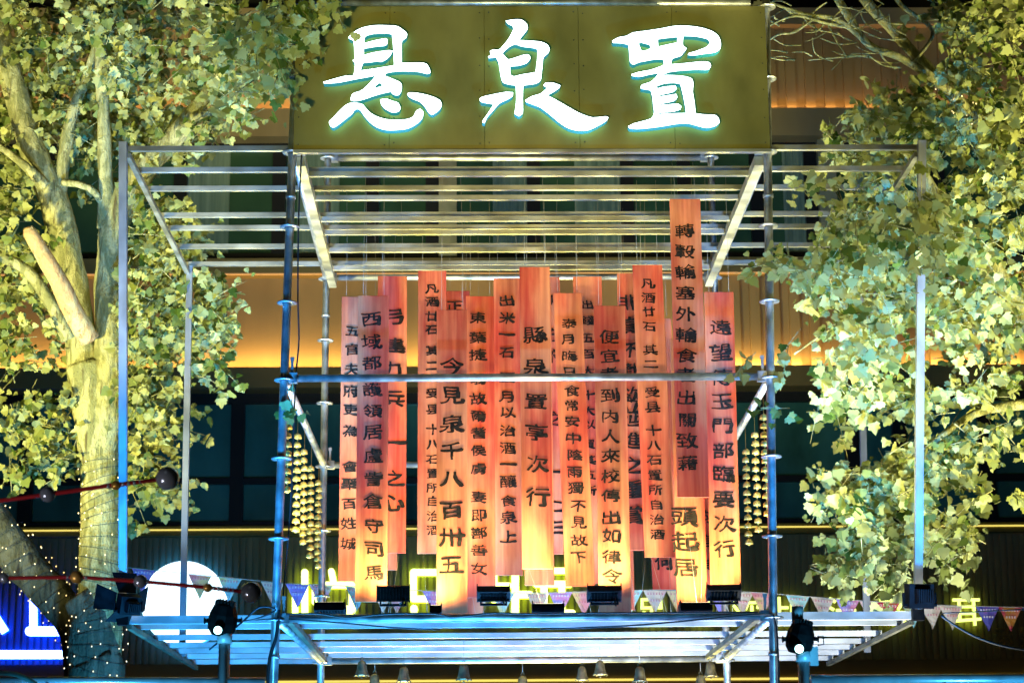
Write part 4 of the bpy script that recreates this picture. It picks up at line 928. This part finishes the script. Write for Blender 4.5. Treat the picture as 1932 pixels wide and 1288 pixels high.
# ------------------------------------------------------------------ plane trees
rt = random.Random(5)
LEAF = [(0,0),(.18,.03),(.38,-.06),(.46,.07),(.64,.16),(.54,.27),(.46,.33),(.56,.48),(.50,.60),(.36,.58),(.27,.64),(.20,.80),(.09,.88),(0,1.0)]
LEAF2 = [(0,0),(.16,.06),(.34,.0),(.50,.14),(.60,.30),(.48,.38),(.47,.48),(.48,.62),(.32,.66),(.24,.70),(.14,.88),(0,1.02)]
class Crown:
    def __init__(s): s.v = []; s.f = []; s.t = []; s.tw = MB()
    def leaf(s, p, size, d, nrm, tint):
        d = d.normalized(); side = d.cross(nrm)
        if side.length < 1e-4: return
        side.normalize(); nrm = side.cross(d); b = len(s.v); half = rt.choice((LEAF, LEAF2)); curl = rt.uniform(-.4, .7); fold = rt.uniform(-.2, .7); sk = rt.uniform(.8, 1.1)
        for x, y in half: s.v.append(p + (side * (x * sk) + d * y + nrm * (fold * abs(x) * .6 - curl * y * y * .5)) * size)
        k = len(half)
        for x, y in half[1:-1]: s.v.append(p + (side * (-x) + d * y + nrm * (fold * abs(x) * .6 - curl * y * y * .5)) * size)
        s.v.append(p + d * size * .45 - nrm * curl * .1 * size)
        c = b + k + k - 2; L_ = list(range(b, b + k)); Rr = [b] + list(range(b + k, b + 2 * k - 2)) + [b + k - 1]
        for i in range(k - 1): s.f.append((c, L_[i], L_[i + 1])); s.f.append((c, Rr[i + 1], Rr[i]))
        s.t += [tint] * (2 * (k - 1))
    def sprig(s, p, n_, reach, size, face):
        """a twig with leaves hanging round it"""
        d = Vector((rt.gauss(0, 1), rt.gauss(0, .7), rt.gauss(-.35, .7))).normalized(); base = rt.uniform(0, 1) ** 1.1
        q = p + d * reach; s.tw.tube([p - d * reach * .5, p + d * reach * .3 + Vector((0, 0, .01)), q], [.0042, .003, .0016], 4)
        for i in range(n_):
            t = rt.uniform(-.2, 1.05); lp = p + d * reach * t + Vector((rt.gauss(0, 1), rt.gauss(0, 1), rt.gauss(0, 1))) * reach * .22
            dd = Vector((rt.gauss(0, .75), rt.gauss(0, .55), rt.gauss(-.75, .55))) + d * .4
            nn = Vector((rt.gauss(0, .65), -1.0, rt.gauss(.1, .75)))
            if rt.random() < .3: nn = -nn
            s.leaf(lp, size * rt.uniform(.42, 1.4), dd, nn, min(1, max(0, base * .75 + rt.gauss(.12, .16))))
    def blob(s, px, py, rx, ry, cnt, Y, dY, size=.068, per=8):
        for _ in range(int(cnt * (1.75 if px < 900 else 1.5))):
            while True:
                a, b_ = rt.uniform(-1, 1), rt.uniform(-1, 1)
                if a * a + b_ * b_ < 1: break
            c_ = noise.noise((px * .01 + a * 2.2, py * .01 + b_ * 2.2, 3.1))
            if c_ < -.18 and rt.random() < .8: continue
            p = at(px + a * rx, py + b_ * ry, Y + rt.uniform(-dY, dY)); s.sprig(p, rt.randint(per - 3, per + 2), rt.uniform(.10, .24), size, None)
    def build(s, root):
        me = bpy.data.meshes.new("crown"); me.from_pydata([tuple(v) for v in s.v], [], s.f); me.materials.append(M['leaf'])
        at_ = me.attributes.new("tint", 'FLOAT', 'FACE'); at_.data.foreach_set("value", s.t); me.update()
        o = bpy.data.objects.new("crown", me); COL.objects.link(o); o.parent = root; o.location = -root.location
        t = s.tw.build("twig", M['bark'], root); return o
def limb(mb, path, n_=14, mi=0):
    """path of (px, py, Y, radius in px) -> knobbly tapered limb"""
    P, Rr = [], []
    pts = [(at(x, y, Y), r) for x, y, Y, r in path]; Q = []
    for i in range(len(pts) - 1):
        p0, p1, p2, p3 = (pts[max(i - 1, 0)], pts[i], pts[i + 1], pts[min(i + 2, len(pts) - 1)])
        for k in range(6):
            t = k / 6; pos = .5 * ((2 * p1[0]) + (p2[0] - p0[0]) * t + (2 * p0[0] - 5 * p1[0] + 4 * p2[0] - p3[0]) * t * t + (3 * p1[0] - p0[0] - 3 * p2[0] + p3[0]) * t ** 3)
            Q.append((pos, p1[1] + (p2[1] - p1[1]) * t))
    Q.append(pts[-1]); b = len(mb.v)
    mb.tube([q[0] for q in Q], [q[1] / ppm(q[0]) for q in Q], n_, mi)
    for i in range(b, len(mb.v)):
        v = Vector(mb.v[i]); j = min(len(Q) - 1, (i - b) // n_); c = Q[j][0]; d = v - c
        f_ = 1 + .13 * noise.noise(v * 5.0) + .06 * noise.noise(v * 17)
        mb.v[i] = tuple(c + d * f_)
# left tree ---------------------------------------------------------
TY = 3.75
base = at(188, 1330, TY)
tl = empty("plane_tree", (base.x, TY, 0), "pale-barked plane tree with forked trunk wrapped in fairy lights, left of the scaffold", "tree")
mb = MB()
b0 = at(188, 1330, TY); q0 = 44
gz = MB()
limb(mb, [(172, 2080, TY, 60), (184, 1500, TY, 52), (180, 1330, TY, 50), (184, 1230, TY, 46), (190, 1120, TY, 42), (193, 980, TY, 38), (190, 860, TY, 39), (182, 760, TY, 47), (175, 690, TY, 48)], 20)
limb(mb, [(190, 900, TY, 37), (166, 740, TY - .05, 32), (150, 620, TY, 31), (133, 530, TY, 31), (115, 430, TY, 29), (98, 370, TY, 29), (70, 300, TY, 26), (40, 210, TY + .1, 24), (15, 120, TY + .1, 22), (-12, 20, TY + .2, 20)])
limb(mb, [(105, 400, TY, 18), (120, 300, TY, 13), (138, 210, TY, 11), (165, 140, TY, 9), (190, 60, TY - .1, 6)], 10)
limb(mb, [(192, 860, TY, 36), (208, 740, TY - .1, 32), (208, 640, TY - .1, 30), (208, 540, TY, 30), (214, 450, TY, 29), (224, 390, TY, 29), (252, 345, TY, 26), (290, 300, TY, 22), (330, 258, TY, 20), (365, 215, TY, 17), (395, 170, TY, 13), (425, 100, TY, 10), (455, 30, TY, 7)])
limb(mb, [(205, 430, TY, 22), (199, 340, TY - .1, 14), (196, 240, TY - .1, 12), (190, 130, TY - .1, 11), (186, 30, TY - .1, 10)], 10)
limb(mb, [(350, 225, TY, 12), (380, 218, TY - .1, 9), (398, 213, TY - .2, 6)], 8)
limb(mb, [(85, 350, TY - .1, 12), (55, 320, TY - .2, 9), (25, 295, TY - .2, 8), (-10, 270, TY - .2, 6)], 8)
limb(mb, [(120, 345, TY - .1, 8), (150, 348, TY - .2, 7), (175, 360, TY - .2, 7), (190, 380, TY - .1, 6)], 8)
limb(mb, [(130, 640, TY - .1, 16), (95, 570, TY - .2, 13), (50, 510, TY - .2, 11), (-10, 480, TY - .3, 9)], 10)
limb(mb, [(60, 470, TY + .2, 6), (80, 600, TY + .2, 6), (95, 640, TY + .2, 5)], 6)
mb.build("trunk", M['bark'], tl)
mb = MB(); limb(mb, [(168, 640, TY - .25, 21), (140, 590, TY - .40, 20), (105, 520, TY - .55, 17), (62, 448, TY - .65, 15), (56, 438, TY - .66, 13)], 14); mb.build("cut_limb", M['stub'], tl)
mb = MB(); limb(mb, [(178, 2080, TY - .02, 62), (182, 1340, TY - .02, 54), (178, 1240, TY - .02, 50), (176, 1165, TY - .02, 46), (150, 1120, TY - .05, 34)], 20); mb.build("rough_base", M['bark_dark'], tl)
cr = Crown()
for a in [(120, 60, 260, 110, 165, TY + .5, .7), (330, 70, 230, 110, 125, TY - .2, 1.2), (60, 180, 150, 110, 70, TY + .6, .5), (270, 190, 190, 110, 84, TY + .3, .6), (300, 250, 90, 60, 20, TY + .3, .4),
          (480, 60, 90, 75, 42, 1.2, 1.2), (500, 130, 75, 60, 22, .6, .9), (550, 30, 50, 36, 13, -.35, .25), (605, 8, 34, 16, 4, -.4, .15), (550, 105, 30, 66, 7, -.3, .2),
          (450, 205, 45, 22, 6, 2.4, .4), (350, 280, 45, 18, 5, 2.5, .3), (80, 270, 100, 60, 28, TY + .3, .4), (210, 330, 60, 80, 12, TY + .5, .4),
          (30, 430, 70, 110, 34, TY + .1, .5), (30, 580, 75, 90, 26, TY + .2, .5), (20, 690, 60, 60, 10, TY, .4), (110, 640, 22, 40, 4, TY, .1),
          (300, 430, 70, 60, 40, TY - .2, .5), (320, 520, 90, 70, 56, TY - .3, .6), (380, 570, 60, 60, 22, TY - .5, .4), (310, 620, 90, 60, 42, TY - .2, .5), (275, 660, 50, 60, 20, TY - .1, .4),
          (405, 650, 30, 35, 6, TY - .6, .3), (425, 610, 18, 18, 3, TY - .7, .2), (400, 705, 45, 18, 6, TY - .6, .3), (270, 740, 40, 50, 14, TY - .1, .3),
          (305, 780, 55, 50, 18, TY - .2, .4), (280, 860, 60, 60, 20, TY - .1, .4), (310, 920, 40, 28, 8, TY - .2, .3), (45, 800, 60, 50, 16, TY + .1, .4), (100, 850, 50, 50, 14, TY + .1, .4), (40, 880, 50, 20, 6, TY, .3), (130, 760, 30, 40, 6, TY, .2), (255, 975, 20, 30, 3, TY, .2),
          (552, 746, 5, 4, 1, -.1, .02)]:
    cr.blob(*a)
cr.build(tl)
# leaning stem at the far left
ls_ = empty("leaning_tree", (at(-130, 1330, TY).x, TY + .35, 0), "leaning greyish tree stem wrapped in fairy lights at the left edge", "tree")
mb = MB(); limb(mb, [(-170, 700, TY + .4, 26), (-80, 860, TY + .4, 30), (-10, 990, TY + .4, 36), (50, 1070, TY + .38, 36), (105, 1130, TY + .35, 34), (150, 1210, TY + .3, 34), (160, 1400, TY + .3, 40), (165, 2080, TY + .3, 46)], 18); mb.build("trunk", M['bark_dark'], ls_)
cr = Crown(); cr.blob(-150, 640, 90, 120, 40, TY + .5, .6); cr.build(ls_)
# right tree -----------------------------------------------------------
RY = 1.6
tr_ = empty("plane_tree", (at(2140, 1400, RY).x, RY, 0), "leafy plane tree reaching in from the right edge with bare pale branches at its top", "tree")
mb = MB()
bx = at(2140, 1400, RY)
limb(mb, [(2190, 2130, RY, 70), (2150, 1300, RY, 58), (2120, 900, RY, 50), (2060, 730, RY, 44), (1985, 640, RY, 34), (1920, 575, RY - .1, 27), (1860, 500, RY - .2, 23), (1805, 440, RY - .2, 19), (1765, 375, RY - .3, 16), (1735, 330, RY - .3, 15), (1700, 295, RY - .35, 12), (1672, 245, RY - .4, 9)], 16)
limb(mb, [(2120, 900, RY, 40), (2050, 500, RY, 26), (1960, 360, RY + .1, 20), (1880, 270, RY + .1, 17), (1820, 205, RY + .1, 15), (1765, 145, RY, 12), (1700, 75, RY, 10), (1640, 10, RY, 10), (1600, -50, RY, 9)], 12)
limb(mb, [(1830, 215, RY + .1, 12), (1770, 155, RY - .1, 9), (1700, 110, RY - .2, 7), (1640, 85, RY - .3, 7), (1600, 30, RY - .3, 8), (1570, -20, RY - .3, 8)], 10)
limb(mb, [(1640, 84, RY - .3, 6), (1580, 38, RY - .35, 5), (1520, 28, RY - .4, 4), (1450, 4, RY - .5, 2.5)], 8)
limb(mb, [(1610, 52, RY - .3, 4), (1560, 45, RY - .4, 3.5), (1500, 30, RY - .45, 3), (1448, 50, RY - .5, 2)], 6)
limb(mb, [(1540, 32, RY - .4, 3), (1500, 60, RY - .4, 2.5), (1470, 65, RY - .5, 2), (1448, 78, RY - .5, 1.5)], 6)
limb(mb, [(1720, 120, RY - .2, 4), (1760, 60, RY, 4), (1700, 10, RY, 5), (1670, -40, RY, 5)], 6)
for (x0, y0, x1, y1) in ((1700, 128, 1640, 105), (1640, 105, 1525, 114), (1560, 40, 1520, 62), (1500, 30, 1475, 12), (1600, 45, 1640, 5), (1520, 45, 1540, 66), (1480, 40, 1462, 30), (1690, 130, 1660, 95), (1560, 42, 1600, 110), (1650, 90, 1620, 66), (1530, 28, 1560, 5)):
    mx_, my_ = (x0 + x1) / 2 + rt.uniform(-10, 10), (y0 + y1) / 2 + rt.uniform(-8, 8)
    limb(mb, [(x0, y0, RY - .35, 2.2), (mx_, my_, RY - .4, 1.7), (x1, y1, RY - .45, 1)], 5)
limb(mb, [(1735, 320, RY - .3, 6), (1700, 312, RY - .4, 5), (1675, 304, RY - .45, 3)], 7)
limb(mb, [(1960, 760, RY + .2, 12), (1890, 768, RY + .1, 9), (1840, 780, RY + .1, 8), (1795, 808, RY, 6), (1740, 850, RY, 5), (1700, 880, RY, 3)], 8)
limb(mb, [(1980, 600, RY, 10), (1905, 625, RY, 5), (1860, 650, RY - .2, 4), (1780, 560, RY - .2, 4), (1680, 570, RY - .3, 3.5), (1620, 592, RY - .3, 3), (1560, 625, RY - .4, 2.5), (1498, 668, RY - .4, 1.8)], 7)
limb(mb, [(1760, 375, RY - .2, 7), (1790, 450, RY, 5), (1700, 520, RY, 4), (1630, 585, RY, 3.5), (1628, 660, RY, 3)], 6)
rw = random.Random(21)
for i in range(34):
    x0, y0 = rw.uniform(1470, 1720), rw.uniform(8, 120); l_ = rw.uniform(30, 80); an = rw.uniform(2.4, 3.9); k_ = rw.uniform(-.6, .6)
    limb(mb, [(x0, y0, RY - .35, 1.6), (x0 + l_ * .5 * math.cos(an), y0 - l_ * .5 * math.sin(an) * .7, RY - .4, 1.2), (x0 + l_ * math.cos(an + k_), y0 - l_ * math.sin(an + k_) * .7, RY - .45, .7)], 4)
mb.build("trunk", M['bark'], tr_)
cr = Crown()
for a in [(1830, 30, 100, 50, 26, RY + .2, .8), (1870, 130, 90, 100, 60, RY, .8), (1890, 260, 80, 120, 70, RY, .8), (1760, 250, 130, 50, 40, RY - .2, .7), (1600, 245, 50, 30, 9, RY - .3, .4), (1670, 205, 50, 35, 10, RY, .4), (1740, 200, 60, 60, 24, RY, .5),
          (1610, 290, 60, 20, 8, RY - .2, .4), (1690, 330, 70, 50, 14, RY - .4, .8), (1560, 362, 45, 26, 6, -.3, .2), (1655, 395, 70, 45, 13, RY - .3, .8), (1860, 400, 100, 100, 66, RY - .3, .9), (1700, 440, 110, 60, 52, -.1, .8), (1610, 450, 70, 45, 17, .3, .8),
          (1505, 500, 42, 26, 6, -.45, .15), (1452, 500, 16, 18, 2, -.4, .1), (1565, 530, 65, 45, 20, .1, .6), (1640, 550, 90, 70, 36, .5, .9), (1780, 540, 110, 70, 56, RY - .2, .8), (1620, 640, 70, 60, 30, .6, .8), (1600, 720, 50, 36, 10, .8, .6), (1655, 705, 50, 50, 10, 1.0, .6),
          (1880, 560, 70, 60, 34, RY, .6), (1770, 635, 80, 44, 13, RY, .6), (1880, 640, 70, 50, 14, RY, .6), (1700, 740, 60, 40, 12, RY, .5), (1765, 755, 80, 36, 13, RY, .5), (1870, 735, 70, 36, 13, RY, .5), (1845, 835, 50, 36, 9, RY, .5), (1910, 830, 40, 30, 7, RY, .4), (1580, 800, 30, 25, 3, RY, .3),
          (1482, 668, 18, 14, 2, -.1, .2), (1424, 670, 14, 10, 1, -.3, .1), (1470, 765, 6, 12, 1, -.2, .1), (1560, 770, 30, 20, 3, RY, .3),
          (1720, 880, 70, 45, 26, RY - .2, .5), (1640, 910, 60, 28, 12, RY - .3, .4), (1580, 930, 40, 40, 12, RY - .3, .3), (1680, 960, 80, 45, 26, RY - .3, .5), (1640, 1010, 70, 40, 24, RY - .3, .4), (1600, 1070, 55, 45, 16, RY - .3, .4), (1680, 1060, 60, 50, 16, RY - .2, .4), (1750, 980, 40, 50, 10, RY, .4), (1805, 1015, 36, 44, 14, RY - .1, .4), (1830, 920, 25, 50, 5, RY, .3), (1800, 870, 40, 50, 10, RY, .4), (1925, 935, 12, 22, 2, RY, .2), (1795, 1075, 14, 16, 2, RY, .2), (1750, 440, 55, 60, 16, -.5, .3)]:
    cr.blob(*a)
cr.build(tr_)

# ------------------------------------------------------------------ fairy lights
bulb_me = None; wire_r = .0022
def fairy(path_px, Yc, turns, nb, label, seed, r_extra=5):
    """wire wound round a stem given by (px, py, radius px)"""
    global bulb_me
    rr_ = random.Random(seed); P = []; N_ = turns * 26
    p0 = at(path_px[0][0], path_px[0][1], Yc); root = empty("fairy_lights", p0, label, "fairy lights", "strings of fairy lights on the trunks")
    for i in range(N_ + 1):
        t = i / N_ * (len(path_px) - 1); k = min(int(t), len(path_px) - 2); f_ = t - k
        a, b_ = path_px[k], path_px[k + 1]; x, y, r = (a[j] + (b_[j] - a[j]) * f_ for j in range(3))
        c = at(x, y, Yc); R_ = (r + r_extra) / ppm(c); an = 2 * math.pi * turns * i / N_ + rr_.gauss(0, .03)
        ax = (at(b_[0], b_[1], Yc) - at(a[0], a[1], Yc)).normalized(); sd = ax.cross(Vector((0, 1, 0))).normalized(); fw = ax.cross(sd)
        tilt = .35 * math.sin(i / 60 + seed)
        P.append(c + sd * R_ * math.cos(an) + fw * R_ * math.sin(an) + ax * (R_ * tilt * math.cos(an)))
    mb = MB(); mb.tube(P, wire_r, 4); mb.build("wire", M['cable'], root)
    for j in range(nb):
        i = int((j + rr_.random() * .8) / nb * N_); p = P[min(i, N_)] + Vector((rr_.gauss(0, .008), -.006, rr_.gauss(0, .02)))
        if bulb_me is None:
            mb = MB(); mb.lathe((0, 0, 0), [(.0005, .007), (.004, .005), (.005, 0), (.0036, -.005), (.0005, -.0065)], 8); o = mb.build("bulb", M['bulb']); bulb_me = o.data
        else: o = bpy.data.objects.new("bulb", bulb_me); COL.objects.link(o)
        o.parent = root; o.location = p - p0
fairy([(196, 870, 39), (194, 980, 38), (190, 1120, 42)], TY, 13, 95, "fairy light string wound tightly round the upper part of the plane tree's pale trunk", 3)
fairy([(188, 1120, 46), (182, 1180, 50), (180, 1290, 55)], TY, 9, 95, "fairy light string wound round the dark rough base of the plane tree", 4)
fairy([(-10, 985, 37), (50, 1068, 37), (105, 1130, 36), (140, 1185, 36)], TY + .38, 11, 95, "fairy light string wound round the leaning grey stem at the left edge", 6)
fairy([(1760, 250, 12), (1800, 180, 30), (1830, 210, 18), (1760, 215, 25)], RY, 3, 26, "short fairy light string tangled in the leaves of the right-hand tree", 9)

# ------------------------------------------------------------------ unseen lamps round the stage (outside the picture), several added as fill
for (loc, aim, c_, wts, cone, rad_) in FLOODS:
    spot("flood_beam", loc, aim, c_, wts, cone, .6, rad_)
    d = (Vector(aim) - Vector(loc)).normalized(); q = Vector((0, 0, 1)).rotation_difference(d).to_matrix()
    root = empty("ground_flood", (loc[0], loc[1], 0), "stage flood lamp standing on the paving in front of the stage", "stage lamp", "ground flood lamps")
    mb = MB(); mb.lathe(Vector(loc) - d * .30, [(.001, 0), (.07, .01), (.085, .12), (.14, .26), (.15, .27), (.14, .275)], 18, 0, q); mb.build("housing", M['black'], root)
    mb = MB(); mb.tube([(loc[0], loc[1], 0), (loc[0] - d.x * .2, loc[1] - d.y * .2, loc[2] - d.z * .2)], .02, 8); mb.box((loc[0], loc[1], .012), (.3, .3, .02)); mb.build("stand", M['black'], root)
for (loc, aim, c_, wts, cone) in UPLIGHTS:
    spot("uplight_beam", loc, aim, c_, wts, cone, .6, .25)
    root = empty("floor_uplight", (loc[0], loc[1], 0), "floor wash lamp pointing up under the platform", "stage lamp", "floor wash lamps")
    mb = MB(); mb.box((loc[0], loc[1], .15), (.7, .25, .22)); mb.box((loc[0], loc[1], .02), (.8, .3, .03)); mb.build("housing", M['black'], root)
